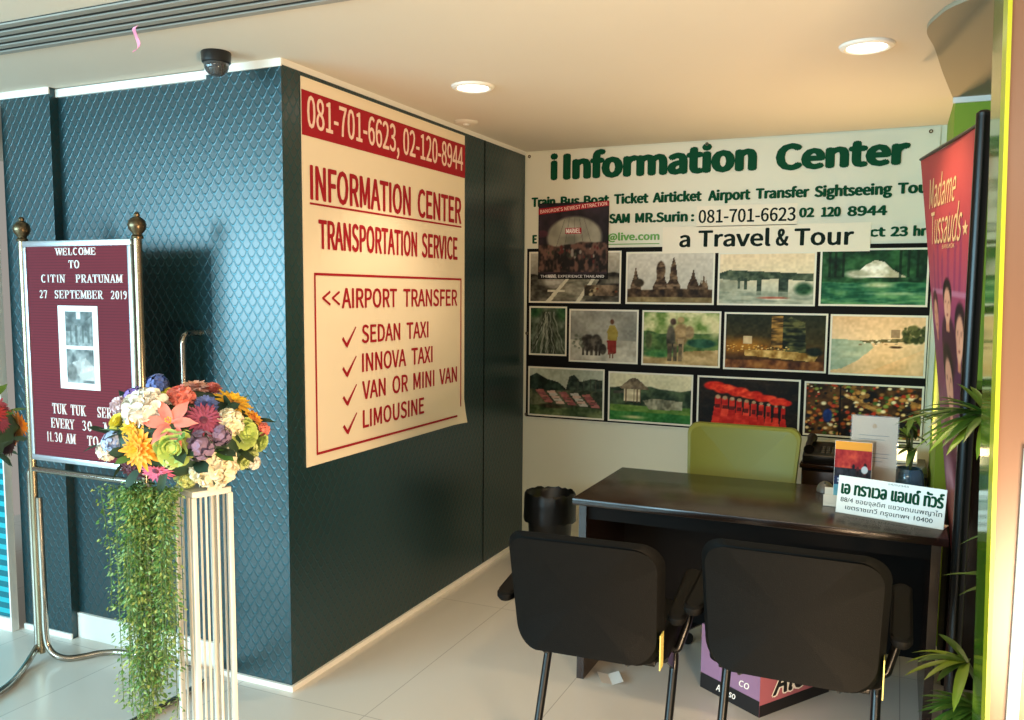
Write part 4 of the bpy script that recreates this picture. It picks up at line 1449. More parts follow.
# small strip lamp added on the low cabinet to brighten the wall and ceiling
t = thing('added_strip_lamp', 'small added glowing strip lamp on the low cabinet behind the certificate', 'lamp', (2.13, 2.09, 0.7225))
part('housing', nbox(-0.085, 0.085, -0.02, 0.03, 0.0, 0.014, 0.002), M['white_paint'], t)
part('diffuser', nbox(-0.08, 0.08, -0.018, 0.028, 0.014, 0.066, 0.004), M['strip_glow'], t)
part('end_cap', nbox(-0.085, -0.08, -0.02, 0.03, 0.014, 0.068, 0.001), M['white_paint'], t)
part('end_cap', nbox(0.08, 0.085, -0.02, 0.03, 0.014, 0.068, 0.001), M['white_paint'], t)
sl = area_light('added_strip_light', (2.13, 2.09, 0.797), (1.85, 1.15, 2.4), 0.16, 0.05, 12, (1.0, 0.64, 0.32))
sl.data.spread = math.radians(104)

# carton under the desk
C0 = Vector((1.695, 0.553, 0))
dl, drr = Vector((-0.84, 0.55, 0)).normalized(), Vector((0.55, 0.84, 0)).normalized()
t = thing('carton', 'lilac and black printed carton on the floor beneath the desk', 'box', (C0 + dl * 0.15 + drr * 0.2))
FR = frame3(C0, drr, (0, 0, 1))
FLf = frame3(C0 + dl * 0.30, -dl, (0, 0, 1))
bm = BM()
flat_rect(bm, FLf, 0, 0, 0.30, 0.26, -0.40, 0.40)
part('carton_body', bm, M['lilac_card'], t, world=True, smooth=False)
part('pink_side', flat_rect(BM(), FR, 0.0, 0.0, 0.40, 0.26, 0.0006), M['pink_card'], t, world=True)
part('black_band', flat_rect(BM(), FLf, 0, 0.0, 0.30, 0.062, 0.0008), M['black_card'], t, world=True)
part('black_band', flat_rect(BM(), FR, 0, 0.0, 0.40, 0.045, 0.0010), M['black_card'], t, world=True)
part('lettering', text(BM(), FLf, 'Alkaso', 0.085, 0.020, 0.185, 0.050, 0.0014, 0.03, 0.25), M['paper'], t, world=True)
part('lettering', text(BM(), FLf, 'co', 0.20, 0.084, 0.25, 0.110, 0.0014, 0.02, 0.25), M['paper'], t, world=True)
part('lettering', text(BM(), FR, 'Alco', 0.062, 0.058, 0.33, 0.175, 0.0014, 0.11, 0.3), M['paper'], t, world=True)
part('lettering', text(BM(), FR, 'Alco', 0.068, 0.064, 0.325, 0.168, 0.0020, 0.04, 0.3), M['black_card'], t, world=True)
bm = BM()
flat_rect(bm, frame3(C0 + Vector((0, 0, 0.26)), drr, dl), 0, 0.13, 0.40, 0.17, 0.0006)
part('sealing_tape', bm, M['yellow_tag'], t, world=True)

t = thing('paper_scrap', 'small folded white paper on the floor beneath the desk left end', 'paper', (1.10, 0.62, 0), 0.5)
bm = BM()
for (x0, x1, z) in ((-0.045, 0.0, 0), (0.0, 0.045, 0)):
    vs = [bm.verts.new(q) for q in ((x0, -0.05, 0.002 + (0.012 if x0 < 0 else 0)), (x1, -0.05, 0.002 + (0.012 if x1 > 0 else 0)), (x1, 0.05, 0.002 + (0.012 if x1 > 0 else 0)), (x0, 0.05, 0.002 + (0.012 if x0 < 0 else 0)))]
    bm.faces.new(vs)
part('folded_sheet', bm, M['paper'], t, smooth=False)

# ------------------------------------------------------------------ tall red banner stand by the lime wall
t = thing('banner_stand', 'tall red and purple poster banner hanging from a black pole right of the desk', 'banner stand', (2.312, 0.40, 0))
bm = BM()
tube(bm, [(2.305, 0.36, 0.02), (2.300, 0.36, 2.090)], 0.022, 14)
pole = part('pole', bm, M['black_metal'], t, world=True)
bm = lathe(BM(), [(0, 0.0), (0.10, 0.0), (0.10, 0.012), (0.03, 0.022), (0.022, 0.05), (0, 0.05)], 28, (2.306, 0.36, 0))
part('base_plate', bm, M['black_metal'], t, world=True)
bm = lathe(BM(), [(0, 0), (0.022, 0), (0.022, 0.01), (0.012, 0.018), (0, 0.02)], 14, (2.300, 0.36, 2.088))
part('pole_cap', bm, M['black_plastic'], t, world=True)
bm = BM()
tube(bm, [(2.302, 0.38, 2.078), (2.146, 1.155, 2.083)], 0.006, 8)
part('top_rod', bm, M['black_metal'], t, world=True)
TL, TR = Vector((2.146, 1.15, 2.078)), Vector((2.287, 0.45, 2.075))
BL, BR = Vector((2.318, 1.05, 0.62)), Vector((2.305, 0.40, 0.55))


def bmap(u, v):
    e = (1 - v)
    l = TL.lerp(BL, e)
    r = TR.lerp(BR, e)
    q = l.lerp(r, u)
    q.x += 0.010 * math.sin(u * PI) * math.sin(v * 7) - 0.0
    return q


p = Pic(70, 170, 'a03048', 9)
p.grad([(0, '8c3444'), (.2, '7a4450'), (.35, '5a3a4c'), (.55, '74345e'), (.68, '984058'), (.8, 'a23a42'), (1, 'a8443e')])
p.mottled(p.rect(0, .12, 1, .5) * .5, '4a2a3a', '8c5266', 6, 14)
for x, hh in ((.18, .74), (.3, .78), (.42, .73), (.56, .82), (.7, .76), (.8, .8)):
    p.mix(p.rect(x, .66, x + .05, hh) * .45, '6a2450')
    p.mix(p.poly([(x - .01, hh), (x + .025, hh + .03), (x + .06, hh)]) * .45, '6a2450')
p.mix(p.rect(.1, .655, .95, .668) * .7, 'b07a94')
for (cx, cy, sx, sy, coat, hair, skin) in ((.18, .60, .10, .05, '6a3450', '3a1a20', 'b4705c'), (.84, .57, .11, .06, '4c2240', '22121a', 'b8785f'), (.56, .635, .11, .048, '3b1a2a', '1a0e10', 'c08468'), (.50, .45, .17, .075, '5a2a38', '181010', 'c28a72')):
    p.mix(p.ell(cx, cy - sy * 2.1, sx * 2.1, sy * 1.7, .15), coat)
    p.mottled(p.rect(cx - sx * .35, cy - sy * 1.3, cx + sx * .35, cy), skin, skin, 2, 2)
    p.mix(p.ell(cx, cy + sy * .45, sx * 1.08, sy * .85, .2), hair)
    p.mottled(p.ell(cx, cy - sy * .1, sx * .86, sy * .95, .2), skin, 'd8a88c', 4, 4, 2, 1.2)
    for q in (-.36, .36):
        p.mix(p.ell(cx + sx * q, cy + sy * .12, sx * .24, sy * .09, .8) * .65, '4a2a22')
    p.mix(p.ell(cx, cy - sy * .12, sx * .10, sy * .22, .6) * .5, '8a5040')
    p.mix(p.ell(cx, cy - sy * .5, sx * .30, sy * .08, .5), '8a4440')
p.mottled(p.ell(.3, .16, .4, .12, .6), 'a8788a', 'c8a0a8', 5, 8)
bo = print_grid('banner_sheet', p, bmap, t)
# script lettering that follows the sheet
bm = BM()


def curved_text(bm, s, u0, v0, u1, v1, bold=0.0, shear=0.35):
    vs, fs = text_geo(s, bold, shear)
    V = [bm.verts.new(bmap(u0 + x * (u1 - u0), v0 + y * (v1 - v0)) + Vector((-0.002, -0.0004, 0))) for x, y in vs]
    for f in fs:
        try:
            bm.faces.new([V[i] for i in f])
        except ValueError:
            pass


curved_text(bm, 'Madame', .14, .865, .70, .945)
part('lettering', bm, M['gold_print'], t, world=True)
bm = BM()
curved_text(bm, 'Tussauds', .18, .775, .84, .862)
part('lettering', bm, M['gold_print'], t, world=True)
bm = BM()
curved_text(bm, 'BANGKOK', .46, .762, .72, .772, 0.0, 0.0)
part('lettering', bm, M['gold_print'], t, world=True)
bm = BM()
c0 = (.90, .80)
star = []
for k in range(10):
    r = 1.0 if k % 2 == 0 else 0.42
    star.append(bm.verts.new(bmap(c0[0] + .05 * r * math.sin(k * PI / 5), c0[1] + .018 * r * math.cos(k * PI / 5)) + Vector((-0.002, 0, 0))))
bm.faces.new(star)
part('star_mark', bm, M['gold_print'], t, world=True)

# ------------------------------------------------------------------ palms


def palm_leaf(bm, base, dirv, length, width, droop):
    """one pointed blade, folded along its midrib"""
    d = Vector(dirv).normalized()
    side = d.cross(Vector((0, 0, 1)))
    side = side.normalized() if side.length > 1e-4 else Vector((1, 0, 0))
    up = side.cross(d)
    n = 7
    prev = None
    for i in range(n + 1):
        f = i / n
        c = Vector(base) + d * length * f + Vector((0, 0, -droop * length * f * f))
        w = width * math.sin(PI * min(1, f * 0.86 + 0.10)) ** 0.8 * (1 if f < 1 else 0.02)
        row = [bm.verts.new(c - side * w + up * w * 0.35), bm.verts.new(c), bm.verts.new(c + side * w + up * w * 0.35)]
        if prev:
            for k in range(2):
                bm.faces.new((prev[k], prev[k + 1], row[k + 1], row[k]))
        prev = row


def palm_fan(parent, hub, facing, n, L, m, spread=1.25, droop=0.35, seed=0):
    R = random.Random(seed)
    bm = BM()
    f = Vector(facing).normalized()
    side = f.cross(Vector((0, 0, 1))).normalized()
    up = side.cross(f)
    for k in range(n):
        a = (k / (n - 1) - 0.5) * 2 * spread
        d = f * math.cos(a) + side * math.sin(a) + up * R.uniform(-0.12, 0.28)
        palm_leaf(bm, hub, d, L * R.uniform(0.8, 1.1), 0.0125 * R.uniform(.85, 1.2), droop * R.uniform(.6, 1.3))
    return part('frond', bm, m, parent, world=True)


t = thing('potted_palm', 'leafy green palm half hidden behind the right edge pillar', 'plant', (2.47, 0.12, 0))
part('pot', lathe(BM(), [(0, 0), (0.11, 0), (0.12, 0.01), (0.15, 0.26), (0.158, 0.27), (0.156, 0.285), (0.142, 0.28), (0.138, 0.25), (0, 0.25)], 28), M['pot'], t)
part('soil', lathe(BM(), [(0, 0.262), (0.07, 0.266), (0.138, 0.252), (0, 0.245)], 20), M['soil'], t)
R_ = random.Random(7)
hubs = []
for k, (dx, dy, h) in enumerate(((-0.03, 0.02, 1.22), (0.03, -0.03, 0.92), (-0.05, -0.03, 0.52), (0.02, 0.05, 0.74), (0.05, 0.0, 1.28), (-0.02, -0.05, 0.40))):
    bm = BM()
    lean = -0.10 if k in (0, 2, 5) else -0.03
    tube(bm, smooth_path([(dx, dy, 0.25), (dx + lean * .3, dy, 0.25 + (h - .25) * .5), (dx + lean, dy - 0.01, h)], 5), 0.007, 8)
    part('cane', bm, M['cane'], t)
    hubs.append(Vector((2.47 + dx + lean, 0.12 + dy - 0.01, h)))
fans = [(0, (-1, 0.05, 0.12), 11, 0.24, 'palm'), (0, (-0.9, -0.4, -0.1), 9, 0.22, 'palm_light'), (0, (-0.7, 0.3, 0.5), 9, 0.2, 'palm'), (0, (0.7, 0.6, 0.4), 7, 0.16, 'palm'), (1, (-1, 0.1, 0.05), 7, 0.19, 'palm'), (1, (0.8, -0.2, 0.3), 7, 0.2, 'palm'),
        (2, (-1, -0.1, 0.1), 6, 0.17, 'palm_light'), (2, (-0.8, 0.3, 0.1), 6, 0.16, 'palm'), (3, (-1, 0.2, 0.15), 7, 0.2, 'palm'), (3, (0.9, 0.3, 0.3), 6, 0.16, 'palm'),
        (4, (-0.8, 0.0, 0.5), 7, 0.16, 'palm'), (4, (0.8, 0.4, 0.3), 7, 0.2, 'palm'), (5, (-1, 0.1, -0.02), 10, 0.155, 'palm'), (5, (-0.6, -0.7, 0.1), 8, 0.14, 'palm'), (5, (-0.9, -0.3, -0.3), 8, 0.14, 'palm')]
for k, (hi, f, n, L, m) in enumerate(fans):
    palm_fan(t, hubs[hi], f, n, L, M[m], seed=30 + k)

t = thing('glass_vase', 'blue glass vase of green leaves behind the name board right end', 'vase', (2.160, 1.09, 0.7505))
part('vase_body', lathe(BM(), [(0, 0.0), (0.045, 0.0), (0.055, 0.01), (0.062, 0.06), (0.055, 0.115), (0.048, 0.13), (0.045, 0.13), (0.052, 0.112), (0.057, 0.06), (0.05, 0.014), (0, 0.012)], 28), M['blue_glass'], t)
part('water', lathe(BM(), [(0, 0.014), (0.049, 0.015), (0.056, 0.06), (0.054, 0.085), (0, 0.085)], 24), M['clear'], t)
for k in range(4):
    a = k * 1.7
    bm = BM()
    hub = Vector((0.02 * math.cos(a), 0.02 * math.sin(a), 0.20 + 0.045 * k))
    tube(bm, smooth_path([(0.008 * math.cos(a), 0.008 * math.sin(a), 0.02), (0.006, 0.0, 0.12), hub], 5), 0.004, 7)
    part('stem', bm, M['cane'], t)
    palm_fan(t, hub + Vector((2.160, 1.09, 0.7505)), (-math.cos(a * .7) * .9, math.sin(a) * .5, 0.5), 6, 0.105, M['palm' if k % 2 else 'palm'], droop=0.5, seed=80 + k)

# dark cabinet standing in the corner behind the banner
t = thing('storage_cabinet', 'tall dark cabinet in the corner behind the palm and red banner', 'cabinet', (2.59, 1.335, 0))
part('carcass', nbox(-0.27, 0.30, -0.20, 0.20, 0.0, 1.18, 0.004), M['carcass'], t)
part('cabinet_top', nbox(-0.28, 0.31, -0.21, 0.205, 1.18, 1.20, 0.003), M['wenge'], t)
for x0, x1, kx in ((-0.262, 0.013, -0.02), (0.017, 0.292, 0.05)):
    d_ = part('cabinet_door', nbox(x0, x1, -0.216, -0.20, 0.06, 1.17, 0.002), M['wenge'], t)
    bm = BM()
    tube(bm, fillet([(kx, -0.216, 0.60), (kx, -0.236, 0.60), (kx, -0.236, 0.74), (kx, -0.216, 0.74)], 0.01), 0.004, 8)
    part('door_handle', bm, M['chrome'], d_)

# ------------------------------------------------------------------ welcome letter board on its tube stand
SY = -0.215
XL, XR = -1.135, -0.505
t = thing('welcome_sign', 'maroon welcome letter board on a chrome tube stand by the teal wall', 'sign', (-0.8, SY, 0))
FW = frame3((0, SY - 0.012, 0), (1, 0, 0), (0, 0, 1))
bd = part('letter_board', nbox(XL + 0.035, XR - 0.035, SY - 0.012, SY + 0.008, 0.885, 1.722), M['felt'], t, world=True, smooth=False)
bm = BM()
for (a0, a1, b0, b1) in ((XL + 0.02, XR - 0.02, 1.722, 1.745), (XL + 0.02, XR - 0.02, 0.862, 0.885), (XL + 0.02, XL + 0.038, 0.885, 1.722), (XR - 0.038, XR - 0.02, 0.885, 1.722)):
    box(bm, a0, a1, SY - 0.018, SY + 0.012, b0, b1, 0.003)
part('board_frame', bm, M['alu'], t, world=True)
for x in (XL, XR):
    bm = BM()
    tube(bm, [(x, SY, 0.03), (x, SY, 1.758)], 0.0155, 16)
    po = part('post', bm, M['brass'], t, world=True)
    bm = lathe(BM(), [(0, -0.02), (0.02, -0.02), (0.022, -0.012), (0.017, -0.004), (0.018, 0.0), (0.030, 0.014), (0.034, 0.03), (0.030, 0.046), (0.018, 0.058), (0.010, 0.062), (0.012, 0.070), (0.006, 0.078), (0, 0.079)], 20, (x, SY, 1.765))
    part('finial', bm, M['bronze'], po, world=True)
# loop foot and lower rail of bent chrome tube
bm = BM()
foot = [(-1.155, SY, 0.78), (-1.155, SY, 0.06), (-1.10, -0.32, 0.016), (-1.00, -0.47, 0.016), (-0.94, -0.66, 0.016), (-0.80, -0.76, 0.016), (-0.48, -0.76, 0.016), (-0.36, -0.64, 0.016), (-0.335, -0.40, 0.016), (-0.338, -0.17, 0.016),
        (-0.40, -0.06, 0.016), (-0.55, -0.035, 0.016), (-0.82, -0.04, 0.016), (-0.93, -0.085, 0.016), (-1.02, -0.19, 0.016), (-1.095, SY, 0.07), (-1.105, SY, 0.25), (-1.108, SY, 0.70)]
tube(bm, smooth_path(foot[:2], 2) + smooth_path(foot[1:17], 6)[1:] + smooth_path(foot[16:], 3)[1:], 0.0135, 12)
part('tube_foot', bm, M['chrome'], t, world=True)
bm = BM()
tube(bm, fillet([(-1.155, SY, 0.76), (-1.155, SY, 0.818), (XR + 0.02, SY, 0.818), (XR + 0.02, SY, 0.76)], 0.04), 0.0135, 12)
part('rail', bm, M['chrome'], t, world=True)
bm = BM()
tube(bm, [(XR + 0.02, SY, 0.77), (XR + 0.02, SY, 0.03)], 0.0135, 12)
part('leg', bm, M['chrome'], t, world=True)
for (line, z0, z1) in (([('WELCOME', -0.925, -0.708)], 1.688, 1.716), ([('TO', -0.858, -0.800)], 1.637, 1.668), ([('CITIN', -1.015, -0.882), ('PRATUNAM', -0.822, -0.575)], 1.582, 1.613),
                        ([('27', -1.030, -0.985), ('SEPTEMBER', -0.945, -0.680), ('2019', -0.638, -0.552)], 1.520, 1.552),
                        ([('TUK', -0.985, -0.905), ('TUK', -0.880, -0.798), ('SERVICE', -0.735, -0.560)], 1.060, 1.102), ([('EVERY', -0.995, -0.865), ('30', -0.822, -0.765), ('MIN', -0.70, -0.60)], 1.002, 1.042), ([('11.30', -1.025, -0.935), ('AM', -0.915, -0.862), ('TO', -0.795, -0.735)], 0.944, 0.984)):
    for (s, a0, a1) in line:
        part('lettering', serif_word(BM(), FW, s, a0, z0, a1, z1, 0.0, 0.003), M['letter'], t, world=True, smooth=False)
pn = part('notice_sheet', nbox(-0.930, -0.712, SY - 0.0145, SY - 0.0125, 1.165, 1.492), M['paper'], t, world=True, smooth=False)
for (z0, z1, sd) in ((1.336, 1.470, 3), (1.190, 1.322, 8)):
    p = Pic(48, 40, 'a0a0a0', sd)
    p.mottled(p.X * 0 + 1, '4c5252', 'a2a6a4', 4, 4)
    if sd == 3:
        p.mottled(p.poly([(0, .9), (.5, .55), (1, .9), (1, 1), (0, 1)]), '4c5454', '767c7c', 5, 5)
        p.mottled(p.below(.45, .05), '5a6060', '9aa09e', 8, 6)
        for x in (.15, .35, .6, .8):
            p.mix(p.rect(x, .1, x + .08, .6) * .6, '48504e')
        p.mix(p.rect(.42, .78, .56, .98), 'd6dcdc')
    else:
        p.mottled(p.poly([(.2, .6), (.7, .75), (1, .5), (1, .1), (.5, .1)]), '9a9894', 'd0cecb', 5, 5)
        p.mottled(p.ell(.2, .3, .2, .3, .3), '5a5a58', '7e7e7a', 5, 5)
        p.mix(p.poly([(.4, .25), (.95, .4), (.95, .2), (.6, .08)]), 'b0ada6')
    print_grid('picture', p, lambda u, v, z0=z0, z1=z1: (-0.890 + 0.150 * u, SY - 0.0149, z0 + (z1 - z0) * v), pn)

# ------------------------------------------------------------------ flowers
RF = random.Random(21)


def basis(n):
    n = Vector(n).normalized()
    u = n.orthogonal().normalized()
    return u, n.cross(u), n


def petal(bm, c, d, n, length, width, curl, tip=0.35, seg=4, cup=0.3, rnd=False):
    """curved petal from c along d, surface normal n; curl lifts (+) or drops (-) the tip"""
    d, n = Vector(d).normalized(), Vector(n).normalized()
    s = d.cross(n).normalized()
    prev = None
    for i in range(seg + 1):
        f = i / seg
        w = width * (math.sin(PI * (0.12 + 0.80 * f)) ** 0.75) * (1 - (1 - tip) * max(0, f - 0.7) / 0.3)
        if rnd:
            w = width * math.sqrt(max(0.02, 1 - ((f - 0.52) / 0.53) ** 2))
        q = Vector(c) + d * length * f + n * curl * length * f * f
        row = [bm.verts.new(q - s * w + n * cup * w), bm.verts.new(q), bm.verts.new(q + s * w + n * cup * w)]
        if prev:
            for k in range(2):
                bm.faces.new((prev[k], prev[k + 1], row[k + 1], row[k]))
        prev = row


def bud(bm, c, r, sq=1.0, n=(0, 0, 1), u=10, v=6):
    n0 = len(bm.verts)
    r_ = bmesh.ops.create_uvsphere(bm, u_segments=u, v_segments=v, radius=r)
    a, b, nn = basis(n)
    for vtx in r_['verts']:
        q = vtx.co
        vtx.co = Vector(c) + a * q.x + b * q.y + nn * q.z * sq


def flower(kind, c, n, r, m, parent, m2=None):
    """c world position, n outward normal, r radius"""
    u, v, n = basis(n)
    c = Vector(c)
    R = RF
    bm = BM()
    if kind == 'mum':
        for ring, (cnt, L, lift, wd) in enumerate(((18, 1.0, -0.02, .15), (16, .84, .22, .14), (13, .64, .5, .13), (9, .44, .85, .12), (5, .25, 1.1, .1))):
            for k in range(cnt):
                a = 2 * PI * (k + 0.5 * ring) / cnt + R.uniform(-.1, .1)
                d = u * math.cos(a) + v * math.sin(a) + n * lift
                petal(bm, c + n * r * 0.05 * ring, d, (n - d * .2), r * L * R.uniform(.88, 1.08), r * wd, R.uniform(-.22, .05), 0.5)
        o = part('mum_flower', bm, m, parent, world=True)
    elif kind == 'gerbera':
        for ring, (cnt, L, lift, wd) in enumerate(((22, 1.0, .0, .10), (20, .84, .16, .09), (14, .5, .3, .07))):
            for k in range(cnt):
                a = 2 * PI * (k + 0.5 * ring) / cnt
                d = u * math.cos(a) + v * math.sin(a) + n * lift
                petal(bm, c + n * r * .04 * ring, d, n, r * L * R.uniform(.92, 1.06), r * wd, R.uniform(-.2, .02), 0.45)
        o = part('gerbera_flower', bm, m, parent, world=True)
        b2 = BM()
        bud(b2, c + n * r * .12, r * .2, .5, n)
        part('flower_centre', b2, m2 or M['petal_wine'], o, world=True)
    elif kind == 'lily':
        for k in range(6):
            a = 2 * PI * k / 6 + .35
            lift = 0.42 if k % 2 else .55
            d = u * math.cos(a) + v * math.sin(a) + n * lift
            petal(bm, c, d, n - d * .3, r * 1.2, r * (.29 if k % 2 else .24), -.34, 0.08, 7, .25)
        o = part('lily_flower', bm, m, parent, world=True)
        b2 = BM()
        for k in range(6):
            a = 2 * PI * k / 6
            d = (u * math.cos(a) + v * math.sin(a)) * .22 + n
            tube(b2, [c, c + d * r * .3, c + d * r * .5], r * .015, 5)
            bud(b2, c + d * r * .5, r * .045, 1, n, 6, 4)
        part('stamens', b2, m2 or M['petal_amber'], o, world=True)
    elif kind == 'rose':
        bud(bm, c + n * r * .22, r * .40, 1.0, n)
        for ring, (cnt, rad, rise, out, wd, L) in enumerate(((3, .16, .30, .10, .36, .62), (4, .30, .20, .22, .42, .70), (5, .46, .08, .42, .48, .74), (6, .60, -.06, .75, .52, .72), (7, .66, -.16, 1.3, .50, .62))):
            for k in range(cnt):
                a = 2 * PI * (k + .37 * ring) / cnt + R.uniform(-.15, .15)
                e = u * math.cos(a) + v * math.sin(a)
                petal(bm, c + e * r * rad * .62 + n * r * (rise - .22), n + e * out, -e + n * out, r * L, r * wd, -.16 - .06 * ring, 1, 6, .42, True)
        o = part('rose_flower', bm, m, parent, world=True)
    elif kind == 'ruffle':
        bud(bm, c + n * r * .05, r * .78, .85, n, 14, 9)
        for k in range(130):
            z = R.uniform(-.35, 1)
            a = k * 2.39996
            e = (u * math.cos(a) + v * math.sin(a)) * math.sqrt(max(0, 1 - z * z)) + n * z
            e1, e2, _ = basis(e)
            b = R.uniform(0, 2 * PI)
            f1 = e1 * math.cos(b) + e2 * math.sin(b)
            petal(bm, c + e * r * .66, e * .8 + f1 * .75, e - f1, r * R.uniform(.32, .46), r * R.uniform(.16, .24), R.uniform(-.3, .2), 1, 4, R.uniform(-.2, .6), True)
        o = part('carnation_flower', bm, m, parent, world=True)
    elif kind == 'hydra':
        for k in range(60):
            z = R.uniform(-.3, 1)
            a = k * 2.39996
            e = (u * math.cos(a) + v * math.sin(a)) * math.sqrt(max(0, 1 - z * z)) + n * z
            q = c + e * r * R.uniform(.72, 1.0)
            e1, e2, _ = basis(e)
            for j in range(4):
                b = j * PI / 2 + k
                petal(bm, q, e1 * math.cos(b) + e2 * math.sin(b) + e * .25, e, r * .27, r * .15, -.1, 1, 3, .15, True)
        bud(bm, c, r * .7, 1, n)
        o = part('floret_cluster', bm, m, parent, world=True)
    return o


def leaf_part(c, d, n, L, w, m, parent):
    bm = BM()
    petal(bm, c, d, n, L, w, -.15, .06, 6, .25)
    return part('leaf', bm, m, parent, world=True)


PC = {'white': 'efe9dc', 'cream': 'f0e4c4', 'palepink': 'efd8dc', 'yellow': 'f2bd1e', 'amber': 'f0a41a', 'lemon': 'e8d23c', 'wine': '5c1a38', 'burgundy': '74243f', 'pink': 'e0698c', 'coral': 'e88474',
      'peach': 'f2b49a', 'blue': '6676b4', 'paleblue': 'b4c4e4', 'mauve': '9c4462', 'lilacgrey': '8a7290', 'green': 'b0c464', 'palegreen': 'c4d084', 'purple': '9a78c8', 'red': '9a1c24'}
for k_, v_ in PC.items():
    tint(k_, v_)

VR = Vector((0.912, 0.409, 0.0))      # across
VF = Vector((-0.409, 0.912, 0.0))     # away
S = 1 / 374.0


def arrangement(label, base, items, seed, vines, group):
    """base: centre of the foam on its stand top; items: (across, up, radius) in 1/374 m from the middle of the bloom ball"""
    R = random.Random(seed)
    t = thing('flower_arrangement', label, 'flowers', base, 0, group)
    mid = Vector(base) + Vector((0, 0, 0.14))
    A_, B_ = 0.205, 0.118
    # foliage ball under the blooms
    bm = BM()
    r_ = bmesh.ops.create_uvsphere(bm, u_segments=28, v_segments=16, radius=1)
    for v in r_['verts']:
        k = 1 + R.uniform(-.06, .06)
        v.co = mid + Vector((v.co.x * A_ * .93 * k, v.co.y * A_ * .93 * k, v.co.z * B_ * .93 * k))
        v.co.z = max(v.co.z, base[2] + 0.001)
    part('foliage_ball', bm, M['foliage'], t, world=True)
    for (kind, a, h, r, colr, *rest) in items:
        back = rest[0] if rest else False
        a, h, r = a * S, h * S, r * S * (1.22 if kind in ('ruffle', 'rose', 'hydra') else 1.15)
        if seed == 3 and not back:
            # readings were taken in the middle plane; carry each one to where its sight line meets the ball
            best = None
            for q in range(60):
                d_ = -A_ + q * 0.0045
                a_ = ((a / S - 332) * (2.3 + d_) + 332 * 2.3) / 860
                h_ = ((h / S - 138) * (2.3 + d_) + 138 * 2.3) / 860
                val = (a_ / A_) ** 2 + (d_ / A_) ** 2 + (h_ / B_) ** 2
                if best is None or (best[0] > 1 and val < best[0]):
                    best = (val, a_, h_, d_)
            _, a, h, dpt = best
        else:
            e = min(.97, math.sqrt((a / A_) ** 2 + (h / B_) ** 2))
            dpt = A_ * math.sqrt(1 - e * e) * (1 if back else -1)
        off = VR * a + VF * dpt + Vector((0, 0, h))
        nn = VR * (a / A_ ** 2) + VF * (dpt / A_ ** 2) + Vector((0, 0, h / B_ ** 2 * .8))
        nn = nn.normalized()
        nn = (nn + (-VF if not back else VF) * .35 + Vector((0, 0, .12))).normalized()
        c = mid + off * 0.93
        c.z = max(c.z, base[2] + 0.012)
        flower(kind, c, nn, r, M['petal_' + colr], t)
    for k in range(46):
        a = R.uniform(0, 2 * PI)
        z = R.uniform(-.8, .75)
        e = Vector((math.cos(a), math.sin(a), 0)) * math.sqrt(1 - z * z) + Vector((0, 0, z))
        c = mid + Vector((e.x * A_, e.y * A_, e.z * B_)) * .9
        c.z = max(c.z, base[2] + 0.02)
        leaf_part(c, e + Vector((R.uniform(-.6, .6), R.uniform(-.6, .6), R.uniform(-.3, .4))), (e + Vector((0, 0, .6))), R.uniform(.05, .085), R.uniform(.010, .018), M['foliage' if R.random() < .6 else 'vine_a'], t)
    # hanging strings of small leaves
    for k, (a, z1, f) in enumerate(vines):
        st = mid + VR * a * S + VF * f + Vector((0, 0, -0.125))
        ln = (base[2] + 0.04) - z1
        sway = R.uniform(-.022, .022)
        p0 = [st, st + Vector((0, 0, -.08)) + VR * sway * .4, st + Vector((0, 0, -ln * .55)) + VR * sway, st + Vector((0, 0, -ln)) + VR * (sway * .6 + R.uniform(-.012, .012))]
        path = smooth_path(p0, 8)
        bm = BM()
        tube(bm, path, 0.0011, 5)
        nst = len(bm.faces)
        cnt = int(ln / 0.0030)
        for j in range(cnt):
            f_ = (j + R.random()) / cnt
            i = min(len(path) - 2, int(f_ * (len(path) - 1)))
            q = path[i].lerp(path[i + 1], f_ * (len(path) - 1) - i)
            a2 = R.uniform(0, 2 * PI)
            d = Vector((math.cos(a2), math.sin(a2), R.uniform(-.5, .5)))
            sp_ = R.uniform(.006, .021)
            tip = q + d * sp_
            wv = R.uniform(.0024, .0048)
            n_ = Vector((R.uniform(-1, 1), R.uniform(-1, 1), R.uniform(0, 1))).normalized()
            s_ = d.cross(n_).normalized()
            L_ = wv * 1.5
            dd = (d + Vector((0, 0, -.6))).normalized()
            vs = [bm.verts.new(q), ]
            ring = [bm.verts.new(tip + s_ * wv * x + dd * L_ * y) for x, y in ((.55, .2), (.8, .9), (.35, 1.7), (0, 2), (-.35, 1.7), (-.8, .9), (-.55, .2), (0, 0))]
            ctr = bm.verts.new(tip + dd * L_ + n_ * wv * .25)
            for x in range(8):
                bm.faces.new((ring[x], ring[(x + 1) % 8], ctr))
            bm.verts.remove(vs[0])
            st2 = bm.verts.new(q + s_ * .0005)
            st3 = bm.verts.new(q - s_ * .0005)
            bm.faces.new((st2, st3, ring[7]))
        o = part('hanging_strand', bm, M['vine_a'], t, world=True)
        o.data.materials.clear()
        o.data.materials.append(M['vine_stem'])
        o.data.materials.append(M['vine_a'])
        o.data.materials.append(M['vine_b'])
        mi = np.zeros(len(o.data.polygons), int)
        rr = np.random.RandomState(k + seed)
        per = 9
        for j in range((len(mi) - nst) // per):
            mi[nst + j * per:nst + (j + 1) * per] = 1 if rr.rand() < .55 else 2
        o.data.polygons.foreach_set('material_index', mi)
    return t


def P5(X, Y, r):
    """readings off the enlarged bloom: across/up from its middle and radius"""
    return (80 + X / 5.12 - 180, 434 - (370 + Y / 5.12), r / 5.12)


